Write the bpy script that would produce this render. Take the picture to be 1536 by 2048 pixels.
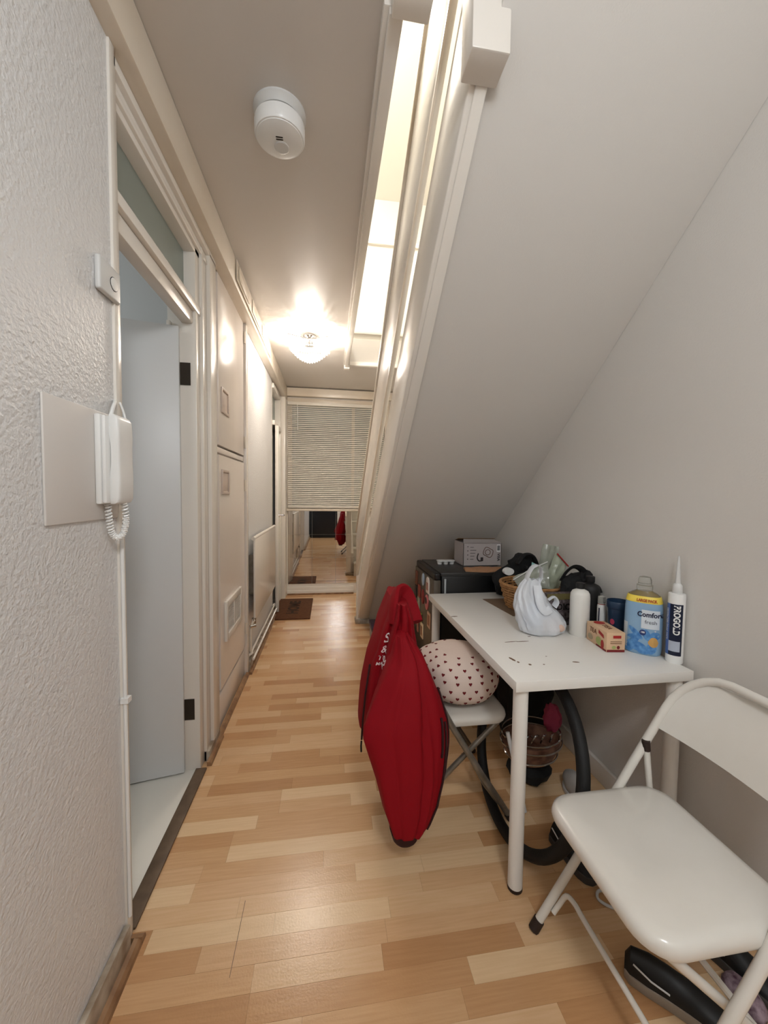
import bpy, bmesh, math, random
from mathutils import Vector, Matrix, noise
random.seed(7)
PI = math.pi
SC = bpy.context.scene
COL = SC.collection
for o in list(bpy.data.objects): bpy.data.objects.remove(o)

# ------------------------------------------------------------------ camera
cam_d = bpy.data.cameras.new('camera'); cam = bpy.data.objects.new('camera', cam_d); COL.objects.link(cam)
cam_d.sensor_fit = 'VERTICAL'; cam_d.sensor_height = 36.0; cam_d.lens = 755.0 / 2048.0 * 36.0
cam_d.clip_start = 0.02
H = 1.33
Rm = Matrix(((0.9895, -0.005362, -0.144435), (-0.143995, 0.049744, -0.988327), (0.012484, 0.998748, 0.048449)))
cam.matrix_world = Matrix.Translation((0, 0, H)) @ Rm.to_4x4()
SC.camera = cam
# ------------------------------------------------------------------ world, exposure
w = bpy.data.worlds.new('world'); SC.world = w; w.use_nodes = True
w.node_tree.nodes['Background'].inputs[0].default_value = (0, 0, 0, 1)
w.node_tree.nodes['Background'].inputs[1].default_value = 0.0
vs = SC.view_settings
vs.view_transform = 'Standard'; vs.look = 'None'; vs.gamma = 1.0; vs.exposure = 0.62; vs.use_curve_mapping = False
POW_LAMP, POW_UP, POW_SIDE, POW_BACK = 24.0, 105.0, 6.5, 30.0
COL_LAMP, COL_UP, COL_SIDE, COL_BACK = (1.0, .90, .80), (1.0, .96, .90), (.93, .97, 1.0), (.90, .95, 1.0)

# ------------------------------------------------------------------ helpers
def lin(c):
    return tuple(((v / 255.) / 12.92 if v / 255. <= .04045 else ((v / 255. + .055) / 1.055) ** 2.4) for v in c)
MATS = {}
def mat(name, rgb, rough=.5, metal=0., bump=None, var=None, trans=0., ior=1.45, emit=None, coat=0., alpha=1., spec=.5, wood=None, sub=0.):
    if name in MATS: return MATS[name]
    m = bpy.data.materials.new(name); m.use_nodes = True
    nt = m.node_tree; b = nt.nodes['Principled BSDF']; I = b.inputs
    c = lin(rgb)
    I['Base Color'].default_value = (*c, 1); I['Roughness'].default_value = rough; I['Metallic'].default_value = metal
    I['Transmission Weight'].default_value = trans; I['IOR'].default_value = ior; I['Coat Weight'].default_value = coat
    I['Alpha'].default_value = alpha; I['Specular IOR Level'].default_value = spec
    if emit: I['Emission Color'].default_value = (*emit[0], 1); I['Emission Strength'].default_value = emit[1]
    tc = nt.nodes.new('ShaderNodeTexCoord')
    if var:   # (scale, second colour, stretch)
        n = nt.nodes.new('ShaderNodeTexNoise'); n.inputs['Scale'].default_value = var[0]; n.inputs['Detail'].default_value = 5
        mp = nt.nodes.new('ShaderNodeMapping')
        if len(var) > 2: mp.inputs['Scale'].default_value = var[2]
        nt.links.new(tc.outputs['Object'], mp.inputs[0]); nt.links.new(mp.outputs[0], n.inputs['Vector'])
        if wood:
            oi = nt.nodes.new('ShaderNodeObjectInfo'); mm = nt.nodes.new('ShaderNodeVectorMath'); mm.operation = 'SCALE'
            cb = nt.nodes.new('ShaderNodeCombineXYZ'); nt.links.new(oi.outputs['Random'], cb.inputs[0]); nt.links.new(oi.outputs['Random'], cb.inputs[1])
            nt.links.new(cb.outputs[0], mm.inputs[0]); mm.inputs['Scale'].default_value = 37.
            nt.links.new(mm.outputs[0], mp.inputs['Location'])
        r = nt.nodes.new('ShaderNodeValToRGB'); r.color_ramp.elements[0].position = .35; r.color_ramp.elements[1].position = .7
        r.color_ramp.elements[0].color = (*c, 1); r.color_ramp.elements[1].color = (*lin(var[1]), 1)
        nt.links.new(n.outputs['Fac'], r.inputs[0]); nt.links.new(r.outputs[0], I['Base Color'])
    if bump:  # (scale, strength, distance)
        n2 = nt.nodes.new('ShaderNodeTexNoise'); n2.inputs['Scale'].default_value = bump[0]; n2.inputs['Detail'].default_value = 3
        bp = nt.nodes.new('ShaderNodeBump'); bp.inputs['Strength'].default_value = bump[1]; bp.inputs['Distance'].default_value = bump[2] if len(bump) > 2 else .01
        nt.links.new(tc.outputs['Object'], n2.inputs['Vector']); nt.links.new(n2.outputs['Fac'], bp.inputs['Height']); nt.links.new(bp.outputs[0], I['Normal'])
    MATS[name] = m; return m

M_wall = mat('wall_paint_bumpy', (224, 223, 222), .36, bump=(105, .65, .006))
M_wallr = mat('wall_paint', (220, 216, 210), .55, bump=(160, .25, .003))
M_soffit = mat('soffit_paint', (214, 210, 204), .45, bump=(220, .2, .002))
M_ceil = mat('ceiling_paint', (212, 206, 199), .36, bump=(60, .1, .003))
M_gloss = mat('gloss_white_paint', (232, 226, 217), .22, bump=(45, .05, .003))
M_cream = mat('aged_cream_paint', (230, 220, 205), .28, var=(3., (220, 207, 188)), bump=(40, .06, .003))
M_cup = mat('cupboard_paint', (231, 222, 213), .2, bump=(30, .05, .003))
M_door = mat('door_paint', (216, 217, 217), .35, bump=(50, .04, .003))
M_grime = mat('grimy_white_paint', (196, 186, 170), .5, var=(14, (120, 98, 76)))
M_bead = mat('beading_wood', (166, 128, 92), .45, var=(14, (118, 84, 58)))
M_thr = mat('threshold_wood', (104, 84, 64), .5, var=(20, (84, 66, 50)))
M_tile = mat('side_room_tile', (226, 222, 212), .3)
M_black = mat('flat_black', (16, 14, 13), .8)
M_chrome = mat('chrome', (200, 200, 200), .15, 1.)
M_steel = mat('grey_tube_steel', (150, 145, 135), .38, .6, var=(20, (120, 112, 100)))
M_hinge = mat('dark_hinge', (62, 54, 46), .5, .6)
M_white = mat('white_plastic', (236, 236, 234), .3)
M_white2 = mat('white_plastic_grey', (214, 214, 212), .35)
M_mirror = mat('mirror_glass', (228, 226, 222), .02, 1.)
M_lam = mat('table_laminate', (233, 230, 224), .35)
M_lam2 = mat('table_edge', (226, 216, 206), .45)
M_chip = mat('bare_chipboard', (116, 88, 66), .8)
M_seat = mat('enamel_white', (226, 222, 214), .25, coat=.3, var=(4., (218, 213, 203)))
M_cap = mat('dark_rubber', (44, 30, 24), .6)
M_red = mat('red_softshell', (138, 3, 19), .75, bump=(260, .15, .002), spec=.25)
M_dred = mat('dark_trim', (44, 6, 10), .7)
M_emb = mat('white_embroidery', (236, 222, 220), .8)
M_tyre = mat('tyre_rubber', (13, 13, 13), .65, bump=(200, .3, .002))
M_frb = mat('fridge_black', (20, 20, 21), .35)
M_frd = mat('fridge_door_grey', (92, 84, 74), .35, .35)

class MB:
    def __init__(s): s.v = []; s.f = []; s.mi = []
    def add(s, vs, fs, mi=0):
        o = len(s.v); s.v += [tuple(p) for p in vs]; s.f += [tuple(i + o for i in f) for f in fs]; s.mi += [mi] * len(fs); return s
    def box(s, x0, x1, y0, y1, z0, z1, mi=0):
        return s.add([(x0,y0,z0),(x1,y0,z0),(x1,y1,z0),(x0,y1,z0),(x0,y0,z1),(x1,y0,z1),(x1,y1,z1),(x0,y1,z1)],
                     [(3,2,1,0),(4,5,6,7),(0,1,5,4),(1,2,6,5),(2,3,7,6),(3,0,4,7)], mi)
    def hexa(s, p, mi=0):  # 8 points: bottom loop then top loop
        return s.add(p, [(3,2,1,0),(4,5,6,7),(0,1,5,4),(1,2,6,5),(2,3,7,6),(3,0,4,7)], mi)
    def obox(s, c, u, v, n, hu, hv, hn, mi=0):
        c = Vector(c); u = Vector(u).normalized(); v = Vector(v).normalized(); n = Vector(n).normalized()
        P = [c + u*a*hu + v*b*hv + n*d*hn for d in (-1, 1) for a, b in ((-1,-1),(1,-1),(1,1),(-1,1))]
        return s.hexa(P, mi)
    def loft(s, rings, cap=True, closed=True, mi=0):
        n = len(rings[0]); vs = [p for r in rings for p in r]; fs = []
        for i in range(len(rings) - 1):
            for j in range(n if closed else n - 1):
                k = (j + 1) % n; fs.append((i*n+j, i*n+k, (i+1)*n+k, (i+1)*n+j))
        if cap and closed: fs.append(tuple(range(n - 1, -1, -1))); fs.append(tuple((len(rings)-1)*n + j for j in range(n)))
        return s.add(vs, fs, mi)
    def lathe(s, prof, c=(0,0,0), n=32, ax=(1,1), mi=0, cap=True):
        return s.loft([[(c[0]+r*ax[0]*math.cos(2*PI*j/n), c[1]+r*ax[1]*math.sin(2*PI*j/n), c[2]+z) for j in range(n)] for r, z in prof], cap=cap, mi=mi)
    def tube(s, pts, r, n=10, closed=False, mi=0, rb=None):
        P = [Vector(p) for p in pts]; m = len(P); T = []
        for i in range(m):
            a = P[(i-1) % m] if (closed or i) else P[0]; b = P[(i+1) % m] if (closed or i < m-1) else P[-1]
            T.append((b - a).normalized())
        ref = Vector((0,0,1)) if abs(T[0].z) < .9 else Vector((1,0,0))
        N = (ref - T[0]*ref.dot(T[0])).normalized(); rings = []
        for i in range(m):
            N = (N - T[i]*N.dot(T[i])).normalized(); B = T[i].cross(N)
            rr = r[i] if isinstance(r, (list, tuple)) else r; r2 = rr if rb is None else rb
            rings.append([P[i] + N*rr*math.cos(2*PI*j/n) + B*r2*math.sin(2*PI*j/n) for j in range(n)])
        if closed: rings.append(rings[0]); return s.loft(rings, cap=False, mi=mi)
        return s.loft(rings, mi=mi)
    def prism(s, poly, fn, a, b, mi=0):  # poly of (p,q); fn(p,q,t)->xyz
        n = len(poly); vs = [fn(p, q, a) for p, q in poly] + [fn(p, q, b) for p, q in poly]
        fs = [tuple(range(n-1, -1, -1)), tuple(range(n, 2*n))] + [(j, (j+1) % n, n+(j+1) % n, n+j) for j in range(n)]
        return s.add(vs, fs, mi)
    def build(s, name, m, parent=None, smooth=False, bevel=0., seg=2, world=True, sub=0, mesh_only=False):
        me = bpy.data.meshes.new(name)
        off = Vector((0,0,0))
        if parent is not None and world:
            p = parent
            while p is not None: off += p.location; p = p.parent
        me.from_pydata([tuple(Vector(v) - off) for v in s.v], [], s.f)
        ms = m if isinstance(m, (list, tuple)) else [m]
        for q in ms: me.materials.append(q)
        for p, i in zip(me.polygons, s.mi): p.material_index = i
        bm = bmesh.new(); bm.from_mesh(me)
        bmesh.ops.recalc_face_normals(bm, faces=bm.faces)
        if bevel > 0:
            es = [e for e in bm.edges if len(e.link_faces) == 2 and e.calc_face_angle(0) > .5]
            bmesh.ops.bevel(bm, geom=es, offset=bevel, segments=seg, affect='EDGES', profile=.5)
        bm.to_mesh(me); bm.free()
        if smooth or bevel > 0:
            for p in me.polygons: p.use_smooth = True
            if hasattr(me, 'set_sharp_from_angle'): me.set_sharp_from_angle(angle=math.radians(38))
        if mesh_only: return me
        o = bpy.data.objects.new(name, me); COL.objects.link(o)
        if parent is not None: o.parent = parent
        if sub:
            md = o.modifiers.new('s', 'SUBSURF'); md.levels = sub; md.render_levels = sub
        return o
def tag(o, label=None, cat=None, group=None, kind=None):
    if label: o['label'] = label
    if cat: o['category'] = cat
    if group: o['group'] = group
    if kind: o['kind'] = kind
    return o
def struct(o): o['kind'] = 'structure'; return o
def thing(name, label, cat, loc, group=None):
    o = bpy.data.objects.new(name, None); COL.objects.link(o); o.location = loc; o.empty_display_size = .05
    return tag(o, label, cat, group)
def catmull(pts, k=6, closed=False):
    P = [Vector(p) for p in pts]; n = len(P); out = []
    rng = range(n) if closed else range(n - 1)
    for i in rng:
        p0 = P[(i-1) % n] if (closed or i) else P[0]; p1 = P[i]; p2 = P[(i+1) % n]; p3 = P[(i+2) % n] if (closed or i < n-2) else P[-1]
        for t in range(k):
            u = t / k
            out.append(.5*((2*p1) + (p2-p0)*u + (2*p0-5*p1+4*p2-p3)*u*u + (3*p1-p0-3*p2+p3)*u**3))
    if not closed: out.append(P[-1])
    return out
def rrect(hx, hy, r, n=5):
    out = []
    for cx, cy, a in ((hx-r, hy-r, 0), (-hx+r, hy-r, PI/2), (-hx+r, -hy+r, PI), (hx-r, -hy+r, 1.5*PI)):
        for i in range(n + 1): t = a + PI/2*i/n; out.append((cx + r*math.cos(t), cy + r*math.sin(t)))
    return out
_font = {}
def text_geo(txt, size, bold=0., depth=.0003):
    c = bpy.data.curves.new('t', 'FONT'); c.body = txt; c.size = size; c.align_x = 'CENTER'; c.align_y = 'CENTER'; c.extrude = depth; c.offset = bold; c.resolution_u = 3
    o = bpy.data.objects.new('t', c); COL.objects.link(o)
    bpy.context.view_layer.update()
    me = bpy.data.meshes.new_from_object(o.evaluated_get(bpy.context.evaluated_depsgraph_get()))
    vs = [tuple(v.co) for v in me.vertices]; fs = [tuple(p.vertices) for p in me.polygons]
    bpy.data.objects.remove(o); bpy.data.curves.remove(c); bpy.data.meshes.remove(me)
    return vs, fs
def text_on(mb, txt, size, fn, bold=0., mi=0, depth=.0003, sx=1.):   # fn(x,y,d)->world
    vs, fs = text_geo(txt, size, bold, depth)
    mb.add([fn(x*sx, y, z) for x, y, z in vs], fs, mi); return mb
def blob(c, rad, seed=0, amp=.15, freq=2.2, zmin=None, sub=3, mb=None):
    bm = bmesh.new(); bmesh.ops.create_icosphere(bm, subdivisions=sub, radius=1)
    vs = []
    for v in bm.verts:
        d = v.co.normalized(); k = 1 + amp*noise.noise(d*freq + Vector((seed*7.3, seed*3.1, seed))) + amp*.5*abs(noise.noise(d*freq*2.7 + Vector((seed, 5.1, seed*2))))
        p = Vector((c[0]+d.x*rad[0]*k, c[1]+d.y*rad[1]*k, c[2]+d.z*rad[2]*k))
        if zmin is not None and p.z < zmin: p.z = zmin
        vs.append(p)
    fs = [tuple(v.index for v in f.verts) for f in bm.faces]; bm.free()
    mb = mb or MB(); mb.add(vs, fs); return mb

XL, XN, XR, YF, YB, ZC = -.60, -.575, 1.27, 5.0, -1.3, 2.66

# ================================================================== STRUCTURE
# ---- floor: slab and laminate staves running across the hall
fl = MB().box(-.75, XR+.1, YB, YF+.1, -.06, -.004).build('floor', M_thr); struct(fl)
tones = [((223,186,145),(215,176,133)), ((213,171,127),(204,161,116)), ((203,158,113),(194,148,104)), ((231,199,158),(224,190,148)), ((218,178,136),(209,168,125)), ((195,149,105),(186,140,97))]
M_st = [mat('laminate_%d' % i, a, .22, var=(6., b, (1.2, 22, 1)), wood=1, bump=(170, .16, .002)) for i, (a, b) in enumerate(tones)]
cache = {}; far = MB(); rnd = random.Random(3); ROW = .0635
y = .28; nrow = 0
while y < YF - .001:
    y1 = min(y + ROW, YF); x = XL + .02 - rnd.random()*.4 if True else 0; x = max(x, -.62)
    first = True
    while x < XR - .001:
        L = rnd.choice([.24, .3, .36, .42, .48, .54, .6]); 
        if first: L = rnd.choice([.1, .18, .26, .34, .42]); first = False
        x1 = min(x + L, XR)
        if XR - x1 < .08: x1 = XR
        k = rnd.choices(range(6), [3, 4, 2, 2, 4, 1.2])[0]
        if y < 2.62 and y > .3:
            key = (round(x1-x, 4), round(y1-y, 4), k)
            if key not in cache:
                cache[key] = MB().box(0, x1-x-.0005, 0, y1-y-.0005, -.004, 0).build('plank', M_st[k], mesh_only=True)
            o = bpy.data.objects.new('plank', cache[key]); COL.objects.link(o); o.parent = fl; o.location = (x, y, 0)
        else:
            far.box(x, x1-.0004, y, y1-.0004, -.004, 0, k)
        x = x1
    y = y1
far.box(-.62, XR, YB, .28, -.004, 0, 1)
o = far.build('plank_field', M_st, fl); o['kind'] = 'stuff'
# an open board joint near the doorway
MB().box(-.2635, -.262, 1.02, 1.218, -.0005, .0004).build('board_joint', M_thr, fl)

# ---- left wall
wl = MB()
wl.box(-.70, XN, YB, 1.13, 0, ZC); wl.box(-.70, XL, 1.13, 2.13, 2.5, ZC); wl.box(-.70, XL, 2.13, 2.84, 2.57, ZC)
wl.box(-.70, XL, 2.84, 4.13, 0, ZC); wl.box(-.70, XL, 4.13, 4.80, 2.5, ZC); wl.box(-.70, XL, 4.80, YF+.1, 0, ZC)
wl = struct(wl.build('wall_left', M_wall))
# ---- right wall (full height past the stairwell)
wr = struct(MB().box(XR, XR+.1, YB, YF+.1, 0, 5.2).build('wall_right', M_wallr))
# ---- back wall with dark door
wb = MB().box(-.75, -.66, YB-.1, YB, 0, ZC).box(.30, XR+.1, YB-.1, YB, 0, ZC).box(-.66, .30, YB-.1, YB, 2.08, ZC)
wb = struct(wb.build('wall_back', M_wallr))
M_navy = mat('dark_door', (24, 30, 38), .35)
d3 = struct(MB().box(-.66, -.61, YB-.06, YB+.02, 0, 2.08).box(.25, .30, YB-.06, YB+.02, 0, 2.08).box(-.61, .25, YB-.06, YB+.02, 2.03, 2.08).build('door_3', M_gloss))
MB().box(-.608, .248, YB-.06, YB-.015, .005, 2.028).build('door_leaf', M_navy, d3, bevel=.003)
MB().box(.16, .19, YB-.015, YB+.03, 1.0, 1.02).build('door_handle', M_chrome, d3, bevel=.003)
# ---- far wall: panel beneath the window, above and beside
wf = MB().box(-.70, XR+.1, YF, YF+.1, 0, 1.10).box(-.70, -.53, YF, YF+.1, 1.10, ZC).box(-.53, XR+.1, YF, YF+.1, 2.53, ZC).box(.78, XR+.1, YF, YF+.1, 1.1, 2.53)
wf = struct(wf.build('wall_far', M_gloss))
# ---- ceiling with stair opening
OX, OY0, OY1 = .19, 1.03, 3.93
ce = MB().box(-.75, OX, YB-.1, YF+.1, ZC, 2.9).box(OX, XR+.1, YB-.1, .848, ZC, 2.9).box(OX, .345, .848, OY0, ZC, 2.9).box(.345, XR+.1, .848, .96, ZC, 2.9).box(OX, XR+.1, OY1, YF+.1, ZC, 2.9)
ce = struct(ce.build('ceiling', M_ceil))
# opening trims
t1 = struct(MB().box(.138, .19, 1.06, 3.93, 2.632, ZC+.01).box(.152, .192, 1.06, 3.93, 2.61, 2.632).build('trim_1', M_gloss, bevel=.004))
struct(MB().box(.145, .20, 3.93, 4.0, 2.60, ZC+.01).build('trim_2', M_gloss, bevel=.003))
struct(MB().box(.20, XR, 3.915, 3.965, 2.632, ZC+.01).build('trim_3', M_gloss, bevel=.004))
struct(MB().box(.158, .26, 1.0, 1.062, 2.60, 3.4).build('trim_4', M_gloss, bevel=.004))
# ---- upper landing seen through the opening
M_up = mat('upstairs_paint', (238, 234, 224), .6)
struct(MB().box(-1.5, XR, 5.0, 5.1, 2.9, 5.1).box(-1.6, -1.5, YB, 5.1, 2.9, 5.1).box(-1.6, XR, YB-.1, YB, 2.9, 5.1).build('wall_upper', M_up))
struct(MB().box(-1.6, XR+.1, YB-.1, 5.1, 5.1, 5.2).build('ceiling_upper', M_up))
gp = struct(MB().box(.20, XR, 3.95, 3.985, 2.9, 3.86).build('wall_landing_guard', M_up))
MB().box(.20, XR, 3.925, 4.01, 3.86, 3.90).build('top_rail', M_gloss, gp, bevel=.004)
MB().box(.20, XR, 3.92, 3.95, 2.955, 2.985).build('base_rail', M_gloss, gp, bevel=.003)
# ---- cornice boxing along the left wall and window head
struct(MB().box(XL, -.53, YB, YF, 2.50, ZC-.002).build('trim_5', M_cream, bevel=.005))
struct(MB().box(-.53, XR, YF-.075, YF, 2.545, ZC-.012).build('trim_6', M_cream, bevel=.004))
bp = struct(MB().box(-.527, -.522, 2.30, 3.55, 2.53, 2.645).build('trim_7', M_cream, bevel=.001))
for yy in (2.34, 2.72, 3.1): MB().box(-.521, -.517, yy, yy+.28, 2.548, 2.63).build('panel', M_cream, bp, bevel=.0015)
# ---- skirting
b1 = struct(MB().box(XN, XN+.018, YB, 1.12, 0, .085).build('baseboard_left', M_grime, bevel=.004))
MB().prism([(0,0),(.022,0),(.02,.012),(.012,.02),(0,.022)], lambda p,q,t: (XN+.018+p, t, q), YB, 1.135).build('floor_bead', M_bead, b1)
MB().prism([(0,0),(.022,0),(.02,.012),(.012,.02),(0,.022)], lambda p,q,t: (XN-.005+t, 1.135+p, q), 0, .045).build('floor_bead', M_bead, b1)
b2 = struct(MB().box(XL, XL+.03, 2.85, 4.13, 0, .075).build('baseboard_mid', M_grime, bevel=.004))
MB().prism([(0,0),(.022,0),(.02,.012),(.012,.02),(0,.022)], lambda p,q,t: (XL+.03+p, t, q), 2.80, 4.13).build('floor_bead', M_bead, b2)
MB().prism([(0,0),(.022,0),(.02,.012),(.012,.02),(0,.022)], lambda p,q,t: (XL+.012+p, t, q), 2.07, 2.80).build('floor_bead', M_bead, b2)
MB().prism([(0,0),(.022,0),(.02,.012),(.012,.02),(0,.022)], lambda p,q,t: (-.578+p, t, q), 1.87, 2.09).build('floor_bead', M_bead, b2)
MB().box(-.60, -.5765, 1.905, 2.088, 0, .05).build('scuffed_base', M_grime, b2)
b3 = struct(MB().box(-.535, .33, YF-.022, YF, 0, .10).box(-.535, .33, YF-.032, YF, 0, .055).build('baseboard_far', M_gloss, bevel=.005))
MB().box(-.53, .33, YF-.05, YF-.032, 0, .02).build('floor_bead', M_bead, b3, bevel=.005)
struct(MB().box(XR-.018, XR, YB, 3.85, 0, .09).build('baseboard_right', M_gloss, bevel=.004))

# ---- door 1 (open, into the bright side room)
d1 = MB()
for (ya, yb, xo) in ((1.125, 1.15, -.568), (1.15, 1.175, -.578)): d1.box(-.72, xo, ya, yb, 0, 2.5)
for (ya, yb, xo) in ((1.85, 1.905, -.60), (1.905, 1.935, -.588), (1.935, 1.99, -.594), (1.99, 2.09, -.578)): d1.box(-.72, xo, ya, yb, 0, 2.44+ (ya-1.85)*.3)
for (za, zb, xo) in ((2.40, 2.425, -.60), (2.425, 2.445, -.59), (2.445, 2.47, -.595), (2.47, 2.50, -.578)): d1.box(-.72, xo, 1.15, 2.09, za, zb)
d1 = struct(d1.build('door_1', M_gloss, bevel=.003))
MB().box(-.64, -.594, 1.17, 1.93, 2.142, 2.18).box(-.66, -.612, 1.17, 1.87, 2.085, 2.142).build('transom_bar', M_gloss, d1, bevel=.005)
M_glz = mat('transom_glass', (172, 182, 174), .3, trans=.45, ior=1.45)
MB().box(-.655, -.649, 1.175, 1.85, 2.18, 2.41).build('transom_pane', M_glz, d1)
MB().box(-.622, -.572, 1.175, 1.852, 0, .010).build('threshold', M_thr, d1, bevel=.004)
MB().box(-.715, -.70, 1.825, 1.85, 0, 2.085).build('door_stop', M_gloss, d1, bevel=.002)
ang = math.radians(168.5); u = Vector((math.cos(ang), -math.sin(ang)*1.0, 0)); nrm = Vector((-u.y, u.x, 0))
hp = Vector((-.668, 1.845, 0)); W = .70
leaf = MB().obox(hp + u*(W/2) + nrm*(.0) + Vector((0,0,1.036)), u, (0,0,1), nrm, W/2, 1.026, .02).build('door_leaf', M_door, d1, bevel=.003)
for zz in (1.86, .30):
    MB().obox(hp + Vector((.022, .003, zz)), (1,0,0), (0,0,1), (0,1,0), .022, .05, .0015).tube([hp + Vector((-.004,-.012,zz-.052)), hp + Vector((-.004,-.012,zz+.052))], .006).build('hinge', M_hinge, d1)
# side room shell
sr = MB().box(-2.6, -.70, .2, .3, 0, 2.6).box(-2.6, -.70, 2.095, 2.12, 0, 2.6).box(-2.7, -2.6, .2, 2.12, 0, 2.6).box(-.72, -.70, .2, 1.13, 0, 2.6)
struct(sr.build('wall_side_room', mat('side_room_paint', (206, 207, 205), .5)))
struct(MB().box(-2.7, -.70, .2, 2.12, 2.6, 2.7).build('ceiling_side_room', mat('side_room_ceiling', (212, 213, 211), .6)))
sf = struct(MB().box(-2.7, -.62, .2, 2.12, -.06, -.002).build('floor_side_room', M_hinge))
for ix in range(4):
    for iy in range(4):
        x1 = -.618 - ix*.5; y0 = .07 + iy*.6
        MB().box(x1-.497, x1, y0, min(y0+.597, 2.095), -.002, .004).build('tile', M_tile, sf, bevel=.001)

# ---- door 2 near the far window (ajar)
d2 = MB().box(-.72, -.599, 4.13, 4.19, 0, 2.49).box(-.72, -.585, 4.74, 4.80, 0, 2.49).box(-.72, -.585, 4.19, 4.74, 2.44, 2.49).box(-.70, -.575, 4.19, 4.74, 2.05, 2.10)
d2 = struct(d2.build('door_2', M_gloss, bevel=.004))
MB().box(-.655, -.65, 4.19, 4.74, 2.10, 2.44).build('transom_pane', M_glz, d2)
lf2 = MB().hexa([(-.575,4.205,.022),(-.537,4.201,.022),(-.599,4.738,.022),(-.637,4.738,.022),(-.575,4.205,2.045),(-.537,4.201,2.045),(-.599,4.738,2.045),(-.637,4.738,2.045)]).build('door_leaf', M_gloss, d2, bevel=.002)
MB().tube([(-.548,4.25,1.08),(-.495,4.256,1.08)], .010).tube(catmull([(-.495,4.252,1.08),(-.492,4.29,1.08),(-.502,4.37,1.078)]), .010).tube([(-.546,4.25,1.08),(-.536,4.251,1.08)], .025).build('door_handle', M_chrome, lf2, smooth=True)
struct(MB().box(-1.2, -.70, 4.1, 4.12, 0, 2.6).box(-1.2, -.70, 4.82, 4.84, 0, 2.6).box(-1.22, -1.2, 4.1, 4.84, 0, 2.6).box(-1.2, -.70, 4.1, 4.84, 2.55, 2.6).box(-1.2, -.62, 4.12, 4.82, -.02, 0).build('wall_far_room', M_wallr))

# ---- window 1 at the far end
w1 = MB().box(-.53, -.475, YF-.03, YF+.06, 1.10, 2.53).box(.72, .78, YF-.03, YF+.06, 1.1, 2.53).box(-.475, .72, YF-.03, YF+.06, 2.47, 2.53).box(-.475, .72, YF, YF+.06, 1.10, 1.16).box(.29, .33, YF+.02, YF+.06, 1.16, 2.47).box(-.475, .72, YF+.025, YF+.06, 1.955, 1.97)
w1 = struct(w1.build('window_1', M_cream, bevel=.004))
M_frost = mat('frosted_glass', (160, 170, 171), .35)
for (xa, xb) in ((-.475, .29), (.33, .72)):
    for (za, zb) in ((1.16, 1.955), (1.97, 2.47)): MB().box(xa, xb, YF+.03, YF+.036, za, zb).build('pane', M_frost, w1)
MB().box(-.60, .78, YF-.065, YF+.0, 1.095, 1.125).build('window_sill', M_cream, w1, bevel=.005)
struct(MB().box(XL, -.53, YF-.03, YF, 0, 2.545).build('trim_8', M_gloss, bevel=.004))
struct(MB().box(XL, -.535, 4.80, 5.0-.03, 0, 2.5).build('trim_9', M_gloss, bevel=.003))

# ================================================================== STAIRCASE
def xl_(Y): return .40 - .0265*Y
def xr_(Y): return .425 - .006*Y
SL = .868
def zsof(Y): return 3.37 - SL*Y
stairs = thing('staircase', 'white painted timber staircase rising over the table with a sloping plastered underside', 'staircase', (.8, 3.8, 0))
Y0, Y1 = .84, 3.86
def slope_board(xa, xb, k0, k1, ya=Y0, yb=Y1, zfloor=None):
    P = []
    for (Yv) in (ya, yb):
        for xf, k in ((xa, k0), (xb, k0), (xb, k1), (xa, k1)): P.append((xf(Yv), Yv, zsof(Yv) + k))
    return MB().hexa([P[0], P[1], P[5], P[4], P[3], P[2], P[6], P[7]])
slope_board(xr_, lambda Y: XR-.001, 0.0, .03, .82, 3.875).build('soffit', M_soffit, stairs)
slope_board(xl_, xr_, -.012, .335, .985, 3.862).build('stringer', M_gloss, stairs, bevel=.006)
slope_board(lambda Y: xl_(Y)+.018, lambda Y: xr_(Y)+.006, -.024, -.008, 1.03, 3.83).build('moulding', M_gloss, stairs, bevel=.004)
slope_board(lambda Y: xl_(Y)-.022, lambda Y: xl_(Y)+.004, .425, .86, 1.05, 3.80).build('guard_board', M_gloss, stairs, bevel=.006)
slope_board(lambda Y: xl_(Y)-.034, lambda Y: xl_(Y)+.012, .86, .885, 1.25, 3.80).build('handrail', M_cream, stairs, bevel=.005)
slope_board(lambda Y: xl_(Y)-.026, lambda Y: xl_(Y)-.018, .412, .43, 1.05, 3.55).build('shadow_line', M_cream, stairs)  # cream strip drawn in for the shadow line below the guard board
MB().box(.283, .36, 3.80, 3.885, 0, 1.075).build('newel_post', M_gloss, stairs, bevel=.006)
MB().box(.345, .447, .95, 1.037, 2.44, 3.7).build('newel_post', M_gloss, stairs, bevel=.005)
MB().box(.272, .42, 3.78, 3.905, 0, .045).build('newel_plinth', M_grime, stairs, bevel=.006)
NT = 14; rise = 2.9/NT; run = rise/SL
for i in range(NT-1):
    yb = 3.97 - i*run; z = rise*(i+1)
    MB().box(.40, XR-.001, yb-run, yb+.02, z-.03, z).build('tread', M_up, stairs, bevel=.004)
    MB().box(.40, XR-.001, yb-.018, yb, z-rise, z-.03).build('riser', M_up, stairs)

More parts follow.
